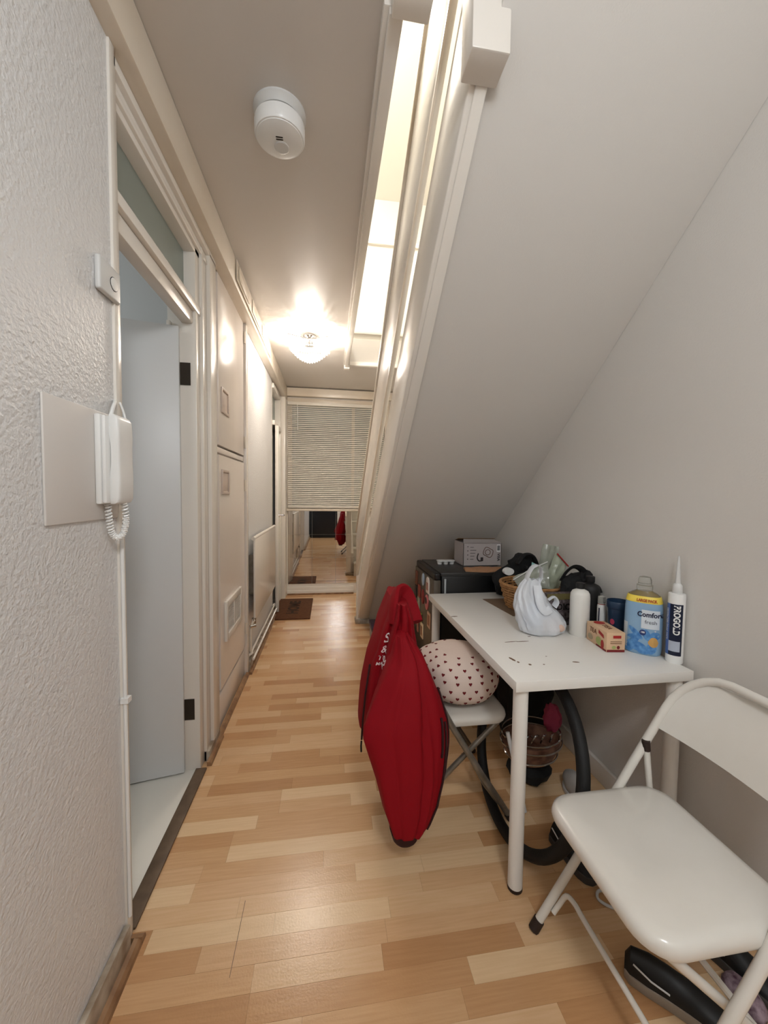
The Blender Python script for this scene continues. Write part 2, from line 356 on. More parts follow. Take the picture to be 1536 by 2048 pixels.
# ================================================================== LEFT WALL THINGS
cb = thing('built_in_cupboard', 'cream built-in cupboard with upper and lower doors and air grille', 'cupboard', (XL, 2.47, 0))
MB().box(-.70, -.60, 2.09, 2.165, 0, 2.57).box(-.70, -.578, 2.80, 2.85, 0, 2.57).box(-1.10, -.60, 2.165, 2.80, 1.545, 1.575).box(-1.10, -.60, 2.165, 2.80, 0, .19).box(-1.12, -1.10, 2.125, 2.84, 0, 2.57).box(-1.10, -.60, 2.165, 2.80, 2.52, 2.57).box(-1.10, -.70, 2.125, 2.15, 0, 2.57).box(-1.10, -.70, 2.815, 2.84, 0, 2.57).build('frame', M_cup, cb, bevel=.003)
MB().box(-.60, -.562, 2.12, 2.84, 2.52, 2.55).build('head_moulding', M_gloss, cb, bevel=.005)
for (za, zb, hz) in ((1.585, 2.515, 1.84), (.215, 1.533, 1.385)):
    if za > 1: d = MB().box(-.645, -.594, 2.178, 2.792, za, zb)
    else: d = MB().box(-.645, -.594, 2.178, 2.29, za, zb).box(-.645, -.594, 2.60, 2.792, za, zb).box(-.645, -.594, 2.29, 2.60, za, .50).box(-.645, -.594, 2.29, 2.60, .655, zb)
    d = d.build('door', M_cup, cb, bevel=.003 if za > 1 else 0)
    h = MB()
    for (a, b, c, e) in ((2.22, 2.235, hz-.07, hz+.07), (2.355, 2.375, hz-.07, hz+.07), (2.235, 2.355, hz+.055, hz+.07), (2.235, 2.355, hz-.07, hz-.055)): h.box(-.594, -.586, a, b, c, e)
    h.box(-.594, -.592, 2.235, 2.355, hz-.055, hz+.055)
    h.build('flush_handle', mat('handle_beige', (206, 190, 178), .4), d, bevel=.002)
    for q in (.1, .88): 
        zz = za + (zb-za)*q
        MB().tube([(-.588, 2.796, zz-.04), (-.588, 2.796, zz+.04)], .007).build('hinge', M_cream, d, smooth=True)
lowd = d
vt = MB()
vt.box(-.594, -.578, 2.255, 2.29, .46, .695).box(-.594, -.578, 2.60, 2.635, .46, .695).box(-.594, -.578, 2.29, 2.60, .655, .695).box(-.594, -.578, 2.29, 2.60, .46, .50).box(-.594, -.580, 2.437, 2.453, .50, .655)
vt = vt.build('air_grille', M_gloss, lowd, bevel=.003)
for i in range(11):
    zz = .507 + i*.0137
    MB().box(-.593, -.583, 2.29, 2.6, zz, zz+.002).build('louvre', M_gloss, lowd)

# blank plate + intercom
pl = MB().box(XN, XN+.006, .857, 1.125, 1.255, 1.527).build('wall_plate', mat('plate_paint', (219,214,209), .4), bevel=.003)
tag(pl, 'large blank square cover plate painted off-white behind the intercom', 'wall plate')
ic = thing('intercom', 'white door entry intercom handset hanging beside the open doorway', 'intercom', (XN+.006, 1.09, 1.28))
X0 = XN + .006
MB().box(X0, X0+.014, 1.022, 1.112, 1.295, 1.518).build('back_plate', M_white, ic, bevel=.004)
MB().box(X0+.014, X0+.025, 1.024, 1.11, 1.297, 1.516).build('cradle', M_white, ic, bevel=.005)
hs = MB()
rings = []
for z, xo, hw in ((1.295, .034, .031), (1.299, .042, .034), (1.31, .047, .036), (1.36, .0485, .036), (1.40, .0475, .035), (1.44, .0475, .035), (1.47, .0485, .036), (1.507, .047, .036), (1.517, .042, .034), (1.521, .034, .031)):
    xi = .026 if 1.38 < z < 1.46 else .0225
    rings.append([(X0 + xi + (xo-xi)*.5 + (xo-xi)*.5*a, 1.074 + hw*b, z) for a, b in rrect(1, 1, .3, 3)])
hs = MB().loft(rings).build('handset', M_white, ic, smooth=True)
MB().box(X0+.030, X0+.042, 1.1095, 1.1115, 1.385, 1.505).build('black_strip', M_black, ic)  # thin black bar along the far edge of the handset
pts = catmull([(X0+.034,1.085,1.298),(X0+.036,1.088,1.26),(X0+.034,1.088,1.235),(X0+.028,1.084,1.212),(X0+.02,1.074,1.206),(X0+.013,1.064,1.222),(X0+.011,1.058,1.26),(X0+.011,1.054,1.30)], 28)
hel = []
for i, p in enumerate(pts):
    a = i*1.15; t = (pts[min(i+1, len(pts)-1)] - pts[max(i-1, 0)]).normalized(); n1 = Vector((0,1,0)).cross(t).normalized(); n2 = t.cross(n1)
    hel.append(p + n1*.0062*math.cos(a) + n2*.0062*math.sin(a))
MB().tube(hel, .0026, 5).build('coiled_cord', M_white, ic, smooth=True)
MB().tube(catmull([(X0+.015,1.065,1.512),(X0+.015,1.08,1.545),(X0+.004,1.11,1.565),(XN-.004,1.128,1.57)]), .0045, 8).tube(catmull([(X0+.03,1.11,1.515),(X0+.02,1.12,1.54),(X0+.004,1.135,1.568)]), .003, 8).build('cable', M_white, ic, smooth=True)
# alarm sensor
sn = thing('wall_sensor', 'white square alarm contact sensor with round button on the door frame', 'sensor', (XN, 1.1, 1.83))
MB().box(XN, XN+.015, 1.047, 1.142, 1.828, 1.912).build('body', M_white2, sn, bevel=.006, seg=3)
cy = MB().loft([[(XN+xx, 1.108+r*math.cos(2*PI*j/28), 1.868+r*math.sin(2*PI*j/28)) for j in range(28)] for r, xx in ((.0175,.0145),(.0175,.0158),(.0165,.0158))], cap=True).build('button_ring', M_black, sn)
MB().loft([[(XN+xx, 1.108+r*math.cos(2*PI*j/28), 1.868+r*math.sin(2*PI*j/28)) for j in range(28)] for r, xx in ((.016,.0148),(.016,.0166),(.014,.0172))]).build('button', M_white, sn, smooth=True)
# thin conduit down the frame
cd = MB().tube([(-.563,1.128,.10),(-.563,1.126,.72),(-.563,1.127,1.20)], .005, 8).box(-.572,-.552,1.118,1.138,.735,.75).build('surface_cable', M_white, smooth=True)
tag(cd, 'thin white cable clipped down the near door frame', 'cable')

# radiator
ra = thing('radiator', 'white panel radiator on the left wall beside the cupboard', 'radiator', (-.56, 3.4, .35))
rp = MB()
prof = []
rp.box(-.556, -.540, 2.90, 3.96, .37, .985)
rp.build('panel', M_gloss, ra, bevel=.006)
MB().tube([(-.553,2.885,.985),(-.553,3.97,.985)], .014).build('top_rail', M_gloss, ra, smooth=True)
MB().tube([(-.553,2.89,.37),(-.553,3.965,.37)], .012).build('bottom_rail', M_gloss, ra, smooth=True)
for yy in (2.96, 3.82): MB().box(XL, -.556, yy, yy+.03, .55, .85).build('bracket', M_steel, ra)
MB().tube(catmull([(-.553,2.90,.37),(-.565,2.885,.34),(-.572,2.88,.30),(-.572,2.88,.14)]), .009).build('valve_pipe', M_cream, ra, smooth=True)
MB().tube([(-.553,2.905,.345),(-.553,2.905,.385)], .016).tube([(-.575,2.875,.33),(-.54,2.90,.33)], .012).build('valve', M_chrome, ra, smooth=True)
pp = MB().tube(catmull([(-.585,2.86,.075+.04),(-.565,2.90,.125),(-.575,2.98,.12),(-.575,4.08,.12),(-.59,4.12,.12)]), .0085, 8).tube([(-.55,2.86,.088),(-.55,4.12,.088)], .0085, 8).build('heating_pipe', M_gloss, smooth=True)
tag(pp, 'pair of white heating pipes running above the skirting under the radiator', 'pipe')

# doormat
dm = thing('doormat', 'brown coir doormat with dark lettering on the laminate floor', 'doormat', (-.385, 4.37, 0))
M_coir = mat('coir', (104, 66, 40), .95, bump=(380, .9, .004), var=(40, (88, 52, 30)))
MB().box(-.585, -.19, 3.98, 4.74, .0, .016).build('pile', M_coir, dm, bevel=.004)
tm = MB(); text_on(tm, 'HOME', .17, lambda x, y, d: (-.385 - y, 4.38 + x, .0165 + d), bold=.006, depth=.0006); tm.build('lettering', mat('mat_letter', (52, 36, 22), .95), dm)

# tiled mirror
mr = thing('tiled_mirror', 'mirror made of square tiles fixed below the far window', 'mirror', (-.1, YF-.004, .14))
xs = [-.523, -.215, .09, .395]; zs = [1.092, .785, .48, .175, .137]
for i in range(3):
    for j in range(4): MB().box(xs[i], xs[i+1]-.002, YF-.006, YF, zs[j+1]+.001, zs[j]-.001).build('mirror_tile', M_mirror, mr)

# venetian blind
vb = thing('venetian_blind', 'off-white venetian blind lowered over the far window', 'blind', (.1, YF-.06, 1.13))
M_slat = mat('blind_slat', (232, 226, 214), .4)
BX0, BX1, BY = -.522, .715, YF-.055
MB().box(BX0, BX1, BY-.018, BY+.018, 2.435, 2.475).build('headrail', M_slat, vb, bevel=.003)
sm = None; nS = 52
for i in range(nS):
    z = 2.42 - i*(2.42-1.165)/(nS-1)
    if sm is None:
        tl = math.radians(47); pr = [(-.0125, -.0004), (-.006, .0012), (0, .0018), (.006, .0012), (.0125, -.0004), (.006, .0006), (0, .0012), (-.006, .0006)]
        pr = [(p*math.cos(tl) - q*math.sin(tl), p*math.sin(tl) + q*math.cos(tl)) for p, q in pr]
        sm = MB().prism(pr, lambda p, q, t: (t, p, q), 0, BX1-BX0-.01).build('slat', M_slat, mesh_only=True)
    o = bpy.data.objects.new('slat', sm); COL.objects.link(o); o.parent = vb; o.location = Vector((BX0+.005, BY, z)) - vb.location
MB().box(BX0+.005, BX1-.005, BY-.013, BY+.013, 1.135, 1.152).build('bottom_rail', M_slat, vb, bevel=.003)
for xx in (-.43, .12, .62): MB().tube([(xx, BY-.014, 1.14), (xx, BY-.014, 2.45)], .0012, 5).build('ladder_cord', M_white, vb)
MB().tube([(-.40, BY-.03, 2.44), (-.395, BY-.035, 2.12)], .004, 6).build('tilt_wand', M_white, vb, smooth=True)

# smoke alarm
sa = thing('smoke_alarm', 'round white smoke alarm on the hall ceiling', 'smoke alarm', (-.175, 1.43, ZC))
CX, CY = -.178, 1.435
MB().lathe([(.090, 0), (.090, -.006), (.084, -.012), (.076, -.026)], (CX, CY, ZC), 40).build('base', M_white2, sa, smooth=True)
MB().lathe([(.066, -.026), (.066, -.037)], (CX, CY, ZC), 40).build('neck', M_white2, sa)
MB().lathe([(.078, -.037), (.0855, -.039), (.0865, -.045), (.0865, -.078), (.082, -.085), (.078, -.0855), (.077, -.0875), (.06, -.092), (.03, -.094)], (CX, CY, ZC), 48).build('body', M_white, sa, smooth=True)
MB().lathe([(.026, -.089), (.026, -.095), (.0245, -.0962), (.02, -.0965)], (CX+.004, CY+.022, ZC), 32).build('test_button', M_white2, sa, smooth=True)
MB().box(CX-.012, CX+.012, CY-.02, CY-.016, ZC-.0950, ZC-.092).box(CX-.012, CX+.012, CY-.011, CY-.007, ZC-.0950, ZC-.092).build('vent_slot', M_hinge, sa)
# only two dark print marks read on the rim
pm = MB()
for a, wd in ((-.35, .012), (.55, .006), (.95, .005)):
    ca = Vector((math.sin(a), -math.cos(a), 0)); pm.obox(Vector((CX, CY, ZC-.052)) + ca*.0852, ca.cross(Vector((0,0,1))), (0,0,1), ca, wd/2, .003, .0004)
pm.build('print_mark', M_hinge, sa)

# chandelier
ch = thing('ceiling_light', 'square crystal flush ceiling light glowing in the hall', 'ceiling light', (-.17, 3.33, ZC))
LX, LY = -.17, 3.33
MB().lathe([(.055, 0), (.055, -.012), (.03, -.02), (.02, -.03), (.02, -.055), (.026, -.06)], (LX, LY, ZC), 32).build('ceiling_rose', M_chrome, ch, smooth=True)
MB().lathe([(.004, -.066), (.072, -.07), (.076, -.066), (.072, -.064), (.004, -.060)], (LX, LY, ZC), 36).build('added_baffle', M_chrome, ch, smooth=True)  # disc added above the bulbs to dim the hot spot on the ceiling
fr = MB(); S = .165
def zb(u, v): return ZC - .055 - .165*(1 - (u*u + v*v)/2*1.0)
for k in range(4):
    a = [(-1,-1,1,-1),(1,-1,1,1),(1,1,-1,1),(-1,1,-1,-1)][k]
    fr.tube([(LX+S*(a[0]+(a[2]-a[0])*t/10), LY+S*(a[1]+(a[3]-a[1])*t/10), ZC-.06-.03*(1-abs(2*t/10-1))) for t in range(11)], .004, 6)
fr.tube([(LX-S, LY-S, ZC-.06), (LX, LY, ZC-.058), (LX+S, LY+S, ZC-.06)], .003, 6).tube([(LX+S, LY-S, ZC-.06), (LX, LY, ZC-.058), (LX-S, LY+S, ZC-.06)], .003, 6)
fr.build('frame', M_chrome, ch, smooth=True)
M_cry = mat('crystal', (250, 250, 250), .08, trans=.85, ior=1.4)
cr = MB(); NB = 17
for i in range(NB):
    for j in range(NB):
        u_, v_ = -1 + 2*i/(NB-1), -1 + 2*j/(NB-1)
        x, y_ = LX + S*u_, LY + S*v_
        zz = ZC - .065 - .15*max(0, (1-u_*u_*.75))*max(0, 1-v_*v_*.75)*1.0 + .0
        r = .0082
        cr.add([(x+r,y_,zz),(x,y_+r,zz),(x-r,y_,zz),(x,y_-r,zz),(x,y_,zz+r*1.1),(x,y_,zz-r*1.4)], [(0,1,4),(1,2,4),(2,3,4),(3,0,4),(1,0,5),(2,1,5),(3,2,5),(0,3,5)])
o = cr.build('crystal_strands', M_cry, ch); o['kind'] = 'stuff'
M_bulb = mat('lit_bulb', (255, 240, 215), .5, emit=((1, .9, .76), 25.))
for (dx, dy) in ((.05, .05), (-.05, .05), (-.05, -.05), (.05, -.05)):
    MB().lathe([(.004, 0), (.009, -.008), (.012, -.022), (.009, -.034), (.003, -.038)], (LX+dx, LY+dy, ZC-.075), 12).build('bulb', M_bulb, ch, smooth=True)
def point(name, loc, power, col, rad, parent=None):
    l = bpy.data.lights.new(name, 'POINT'); l.energy = power; l.color = col; l.shadow_soft_size = rad
    o = bpy.data.objects.new(name, l); COL.objects.link(o); o.location = loc
    if parent: o.parent = parent; o.location = Vector(loc) - parent.location
    return o
for k, (dx, dy) in enumerate(((.05, .05), (-.05, .05), (-.05, -.05), (.05, -.05))):
    point('bulb_glow', (LX+dx, LY+dy, ZC-.165), POW_LAMP/4, COL_LAMP, .012, ch)
# rooms whose lamps are outside the picture: upstairs landing, side room, entrance behind the viewer
point('landing_light_offscreen', (-.45, 2.7, 4.85), POW_UP, COL_UP, .09)
point('side_room_light_offscreen', (-1.75, 1.25, 2.44), POW_SIDE, COL_SIDE, .07)
point('entrance_light_offscreen', (.25, -.65, 2.46), POW_BACK, COL_BACK, .14)

# ================================================================== TABLE
TX0, TX1, TY0, TY1, TZ = .593, 1.243, 1.10, 2.167, .735
tb = thing('table', 'rectangular white laminate table with round legs and chipped top under the stairs', 'table', (.918, 1.63, 0))
MB().box(TX0, TX1, TY0, TY1, TZ-.034, TZ).build('tabletop', M_lam, tb, bevel=.0015)
for (x, y) in ((.63, 1.137), (1.206, 1.137), (.63, 2.13), (1.206, 2.13)):
    lg = MB().lathe([(.024, .012), (.024, TZ-.034)], (x, y, 0), 24).build('leg', M_lam, tb, smooth=True)
    MB().lathe([(.022, 0), (.0245, .003), (.0245, .014)], (x, y, 0), 24).build('foot_cap', M_cap, lg, smooth=True)
for (x, y, a, b, r) in ((.784,1.414,.026,.0028,0), (.735,1.416,.028,.0024,.05), (.662,1.262,.005,.018,.25), (.672,1.237,.004,.006,0), (.704,1.214,.005,.006,0), (.754,1.209,.0035,.003,0), (.88,1.213,.012,.004,-.3), (.609,1.748,.016,.0045,0), (.84,1.462,.007,.0028,0), (.80,1.27,.003,.002,0)):
    ch_ = MB(); n = 12
    ch_.prism([(a*math.cos(2*PI*j/n)*(1+.2*math.sin(3*j)), b*math.sin(2*PI*j/n)) for j in range(n)], lambda p, q, t: (x + p*math.cos(r) - q*math.sin(r), y + p*math.sin(r) + q*math.cos(r), t), TZ-.0005, TZ+.0004)
    ch_.build('worn_chip', M_chip, tb)

# ================================================================== FOLDING CHAIRS (local: front towards -x, foot at x=0, width along y)
def folding_chair(name, label, loc, flip, legmat, KU=1.62):
    t = thing(name, label, 'chair', loc)
    sx = -1 if flip else 1
    F = lambda x, y, z: (loc[0] + sx*x, loc[1] + y, loc[2] + z)
    WH = .2075; K = 1.62
    def xz(z): return z/K if z < .45 else .45/K + (z-.45)/KU
    def bl(mb, nm, m, par, **k): 
        mb.v = [F(*v) for v in mb.v]; return mb.build(nm, m, par, **k)
    path = []
    top = .80; rc = .13
    for s in (1, -1):
        seg = [(0.0, s*WH, .012), (.2/K, s*WH, .2), (.42/K, s*WH, .42), (xz(.5), s*WH, .5), (xz(top-rc), s*WH*.985, top-rc)]
        for i in range(1, 7):
            a = PI/2*i/6; z = top - rc + rc*math.sin(a); seg.append((xz(z), s*(WH*.985 - rc + rc*math.cos(a)), z))
        path += seg if s == 1 else seg[::-1]
    fr = bl(MB().tube(path, .0125, 12), 'front_frame', legmat, t, smooth=True)
    # back panel
    rings = []; nn = 14
    for zi in range(7):
        z = .615 + (top-.02-.615)*zi/6; row = []
        half = WH*.985 - .008 if z < top-rc else WH*.985 - rc + math.sqrt(max(0, rc*rc-(z-(top-rc))**2)) - .004
        for j in range(nn+1):
            v = -half + 2*half*j/nn
            row.append((xz(z) + .022*(1-(v/half)**2), v, z))
        rings.append(row)
    R2 = [[(p[0]+.003, p[1], p[2]) for p in r] for r in rings]
    mb = MB(); 
    loops = [r + rr[::-1] for r, rr in zip(rings, R2)]
    mb.loft(loops); bl(mb, 'backrest', M_seat, t, smooth=True)
    # seat
    rr = []
    def ring(hx, hy, r, z, cx=.195): return [(cx + p, q, z) for p, q in rrect(hx, hy, r, 7)]
    rr = [ring(.160, .166, .05, .410), ring(.182, .188, .066, .402), ring(.191, .197, .072, .405), ring(.195, .201, .075, .417), ring(.192, .198, .073, .430), ring(.183, .189, .066, .4395), ring(.166, .172, .058, .4435), ring(.10, .10, .045, .4425), ring(.04, .04, .025, .441)]
    bl(MB().loft(rr), 'seat', M_seat, t, smooth=True)
    # rear legs (crossing under the seat) with rung
    for s in (1, -1):
        lg = bl(MB().tube([(.455, s*.178, .012), (.24, s*.178, .225), (.05, s*.178, .405)], .0105, 10), 'rear_leg', legmat, t, smooth=True)
        bl(MB().tube([(.464, s*.178, .001), (.444, s*.178, .024)], .0135, 10), 'rubber_foot', M_cap, lg, smooth=True)
        bl(MB().tube([(-.006, s*WH, .001), (.012, s*WH, .03)], .0155, 12), 'rubber_foot', M_cap, fr, smooth=True)
        bl(MB().tube([(.36, s*.195, .425), (.345, s*.198, .56)], .0095, 10), 'seat_link', legmat, t, smooth=True)
        bl(MB().tube([(.3465, s*.198, .545), (.343, s*.198, .575)], .0115, 10), 'link_cap', M_cap, t, smooth=True)
    bl(MB().tube([(.312, -.178, .153), (.312, .178, .153)], .008, 8), 'rear_rung', legmat, t, smooth=True)
    q = [(.046, .19, .066), (.065, .19, .09), (.085, .186, .118), (.093, .16, .122), (.093, .12, .12), (.093, 0, .12)]
    q = q + [(a, -b, c) for a, b, c in q[-2::-1]]
    bl(MB().tube(catmull(q, 4), .0075, 10), 'front_rung', legmat, t, smooth=True)
    return t
folding_chair('folding_chair', 'white metal folding chair standing empty with its back to the wall', (.634, .8075, 0), False, M_seat)
folding_chair('folding_chair', 'white folding chair with grey steel legs pushed under the table below the red jacket', (.742, 1.60, 0), True, M_steel, 2.0)

# cushion with heart print
cu = thing('seat_cushion', 'puffy cream cushion printed with small dark red hearts on a folding chair', 'cushion', (.578, 1.60, .4445))
CC = Vector((.578, 1.60, .545)); CR = (.186, .19, .102)
def cush(th, ph):   # th azimuth, ph elevation
    e = .72; c = abs(math.cos(ph))**e; s = math.copysign(abs(math.sin(ph))**.85, math.sin(ph))
    a = 1 + .035*math.sin(3*th+.6) + .03*math.sin(5*th) 
    p = Vector((CC.x + CR[0]*a*c*math.cos(th), CC.y + CR[1]*a*c*math.sin(th), CC.z + CR[2]*s))
    n = noise.noise(p*14)*.006 + abs(noise.noise(p*7+Vector((3,1,0))))*.008
    d = (p - CC).normalized(); p += d*n
    if p.z < .446: p.z = .446
    return p
rings = [[cush(2*PI*j/56, -PI/2 + PI*(i+.5)/26) for j in range(56)] for i in range(26)]
MB().loft(rings).build('cover', mat('cushion_cotton', (226, 208, 196), .9, bump=(120, .25, .003)), cu, smooth=True)
ht = MB()
hp_ = [(0,-1),(.55,-.45),(.95,.15),(.9,.6),(.5,.8),(.12,.62),(0,.4),(-.12,.62),(-.5,.8),(-.9,.6),(-.95,.15),(-.55,-.45)]
for i in range(9):
    ph = -.75 + i*.235; nn = max(4, int(24*math.cos(ph)))
    for j in range(nn):
        th = 2*PI*(j + .5*(i % 2))/nn
        c = cush(th, ph); e = .02; du = (cush(th+e, ph) - c); dv = (cush(th, ph+e) - c)
        if c.z < .452 or du.length < 1e-6 or dv.length < 1e-6: continue
        du.normalize(); dv.normalize(); n = du.cross(dv).normalized(); dv = n.cross(du)
        s = .0072; P = [c + du*p*s + dv*q*s for p, q in hp_]
        ht.add([p + n*.0012 for p in P] + [p - n*.002 for p in P], [tuple(range(12))] + [(k, 12+k, 12+(k+1) % 12, (k+1) % 12) for k in range(12)])
o = ht.build('heart_print', mat('heart_red', (110, 18, 24), .9), cu); o['kind'] = 'stuff'

# ================================================================== RED JACKET on the chair back
jk = thing('jacket', 'red zip jacket with dark trim draped over the folding chair back', 'jacket', (.30, 1.5, .13))
def groove(a, z, G):
    t = 0
    for a0, sl, wd, dp in G:
        q = (a - (-PI/2 + a0 + sl*z) + PI) % (2*PI) - PI; t += dp*math.exp(-(q/wd)**2)
    return t
GS = ((.22, .25, .10, .16), (-.55, .5, .12, .06), (.75, -.3, .10, .07))
GB = ((-.95, .2, .10, .13), (-.5, .3, .09, .12), (-1.4, .1, .10, .10), (.3, 0, .12, .08))
def drape(rows, n=56, fold=.05, seed=0, k=7, G=()):
    R = []
    for (z, cx, cy, ax, ay) in rows:
        ring = []
        for j in range(n):
            a = 2*PI*j/n
            c = math.copysign(abs(math.cos(a))**.8, math.cos(a)); s = math.copysign(abs(math.sin(a))**.8, math.sin(a))
            m = 1 + fold*math.sin(k*a + seed + z*5) + fold*.6*math.sin((k+4)*a - z*9 + seed*2) - groove(a, z, G)
            ring.append((cx + ax*m*c, cy + ay*m*s, z))
        R.append(ring)
    return R
def interp(rows, k=4):
    P = [list(r) for r in rows]; out = []
    for i in range(len(P)-1):
        for t in range(k): out.append([P[i][q] + (P[i+1][q]-P[i][q])*t/k for q in range(5)])
    out.append(P[-1]); return out
# far body panel
Bp = [(.889,.293,1.60,.030,.16),(.84,.294,1.60,.048,.19),(.772,.289,1.61,.066,.20),(.683,.286,1.61,.088,.205),(.615,.278,1.62,.104,.21),(.50,.258,1.62,.104,.21),(.455,.244,1.62,.096,.207),(.41,.240,1.62,.096,.205),(.33,.236,1.62,.098,.20),(.31,.233,1.62,.095,.195)]
MB().loft(drape(interp(Bp, 3), 110, .035, 1.2, 8, GB)).build('body', M_red, jk, smooth=True)
# near panel and sleeve
Ap = [(.80,.288,1.47,.018,.05),(.785,.284,1.45,.028,.07),(.71,.302,1.42,.062,.085),(.65,.297,1.385,.09,.09),(.572,.291,1.36,.124,.088),(.495,.282,1.335,.150,.084),(.455,.281,1.325,.153,.08),(.415,.286,1.315,.146,.078),(.32,.293,1.295,.124,.074),(.226,.29,1.275,.098,.068),(.168,.285,1.26,.07,.06),(.15,.28,1.255,.058,.054)]
MB().loft(drape(interp(Ap, 3), 120, .03, .4, 5, GS)).build('sleeve', M_red, jk, smooth=True)
MB().loft(drape(interp([(.152,.268,1.255,.05,.05),(.132,.270,1.252,.046,.048),(.122,.270,1.25,.038,.042)], 2), 40, .01)).build('cuff', M_dred, jk, smooth=True)
# collar and shoulder folds
MB().tube(catmull([(.262,1.50,.80),(.268,1.52,.865),(.285,1.56,.902),(.315,1.58,.895),(.335,1.56,.84),(.345,1.52,.79)]), .022, 10, rb=.05).build('collar', M_red, jk, smooth=True)
MB().tube(catmull([(.300,1.40,.695),(.292,1.425,.745),(.288,1.445,.80),(.29,1.48,.845),(.30,1.52,.86)]), .026, 10, rb=.020).build('lining', M_red, jk, smooth=True)
MB().tube(catmull([(.262,1.53,.878),(.272,1.50,.872),(.29,1.49,.868)]), .012, 8).build('collar_tape', M_dred, jk, smooth=True)
# piping lines along the right edge of the sleeve, front zip of the far panel
def on_sleeve(z, a, off=.003):
    rows = interp(Ap, 12); r = min(rows, key=lambda q: abs(q[0]-z))
    c = math.copysign(abs(math.cos(a))**.8, math.cos(a)); s = math.copysign(abs(math.sin(a))**.8, math.sin(a))
    m = 1 + .03*math.sin(5*a + .4 + z*5) + .018*math.sin(9*a - z*9 + .8) - groove(a, z, GS)
    return Vector((r[1] + (r[3]*m+off)*c, r[2] + (r[4]*m+off)*s, z))
for a0, z0, z1 in ((-.12, .60, .16), (-.42, .50, .16)):
    MB().tube([on_sleeve(z0 + (z1-z0)*i/24, a0) for i in range(25)], .0045, 6).build('piping', M_dred, jk, smooth=True)
MB().tube([on_sleeve(.52 - .13*i/8, -.62) for i in range(9)], .005, 6).build('pocket_zip', M_dred, jk, smooth=True)
MB().tube([(.172,1.53,.62),(.152,1.51,.50),(.142,1.50,.40),(.138,1.50,.32)], .004, 6).build('front_zip', M_dred, jk, smooth=True)
MB().tube([(.137,1.495,.318),(.135,1.49,.30),(.136,1.49,.275)], .0035, 6).build('zip_pull', M_black, jk, smooth=True)
# embroidery on the chest of the far panel
def on_body(x, y, d):     # small patch facing the viewer, tilted with the cloth
    c = Vector((.2265, 1.44, .725)); U = Vector((.93, -.30, -.2)).normalized(); V = Vector((.22, -.12, .97)).normalized(); N = U.cross(V)
    p = c + U*x + V*y - N*0
    return p + Vector((0, -1, 0))*d
em = MB()
def cloth_text(txt, size, x0, y0):
    vs, fs = text_geo(txt, size, .0003, .0006)
    rows = interp(Bp, 10); out = []
    for x, y, d in vs:
        z = .715 + y0 + y; a = -PI/2 - .85 + (x0 + x)*9.0
        r = min(rows, key=lambda q: abs(q[0]-z)); c = math.copysign(abs(math.cos(a))**.8, math.cos(a)); s = math.copysign(abs(math.sin(a))**.8, math.sin(a))
        m = 1 + .035*math.sin(8*a + 1.2 + z*5) + .021*math.sin(12*a - z*9 + 2.4) - groove(a, z, GB)
        out.append((r[1] + (r[3]*m + .002 + d)*c, r[2] + (r[4]*m + .002 + d)*s, z))
    em.add(out, fs)
cloth_text('S', .055, .0, .03); cloth_text('&', .04, -.002, -.015); cloth_text('TOJ', .026, .004, -.05); cloth_text('MAR', .018, .0, -.075)
em.build('embroidery', M_emb, jk)

# ================================================================== TYRE
def tyre():
    x0, y0, Rr, phi, lean = .678, 1.345, .341, 1.616, -.25
    u = Vector((math.cos(phi), math.sin(phi), 0)); nr = Vector((-math.sin(phi), math.cos(phi), 0)); up = Vector((0,0,1))*math.cos(lean) + nr*math.sin(lean)
    nn = u.cross(up).normalized(); c = Vector((x0, y0, .004)) + up*Rr; rings = []
    for i in range(73):
        a = 2*PI*i/72; d = u*math.sin(a) - up*math.cos(a); ring = []
        for b in range(12):
            t = 2*PI*b/12; ring.append(c + d*(Rr-.021 + .021*math.cos(t)) + nn*.021*math.sin(t))
        rings.append(ring)
    o = MB().loft(rings, cap=False).build('bicycle_tyre', M_tyre, smooth=True)
    tag(o, 'black bicycle tyre leaning under the white table', 'tyre')
tyre()

# ================================================================== FRIDGE
FX0, FX1, FY0, FY1, FZ = .633, 1.14, 2.205, 2.69, .85
fg = thing('fridge', 'small black undercounter fridge with grey door under the stairs', 'fridge', (.88, 2.44, 0))
MB().box(FX0+.052, FX1, FY0+.004, FY1-.004, .015, FZ-.022).build('body', M_frb, fg, bevel=.004)
MB().box(FX0+.045, FX1, FY0, FY1, FZ-.022, FZ).build('top_panel', mat('fridge_top', (44, 43, 42), .3), fg, bevel=.004)
dr = MB().box(FX0, FX0+.045, FY0, FY1, .03, FZ-.045).build('door', M_frd, fg, bevel=.004)
MB().box(FX0+.006, FX0+.045, FY0, FY1, FZ-.045, FZ-.002).build('door_top_grip', M_frb, dr, bevel=.010, seg=3)
MB().box(FX0+.066, FX0+.078, FY0-.006, FY0, .60, .815).build('pale_strip', mat('strip_grey', (176, 180, 182), .3), fg, bevel=.002)  # pale grey strip on the near side of the fridge
for xx in (.72, 1.10): MB().lathe([(.018, 0), (.018, .016)], (xx, FY0+.04, 0), 12).build('foot', M_cap, fg)
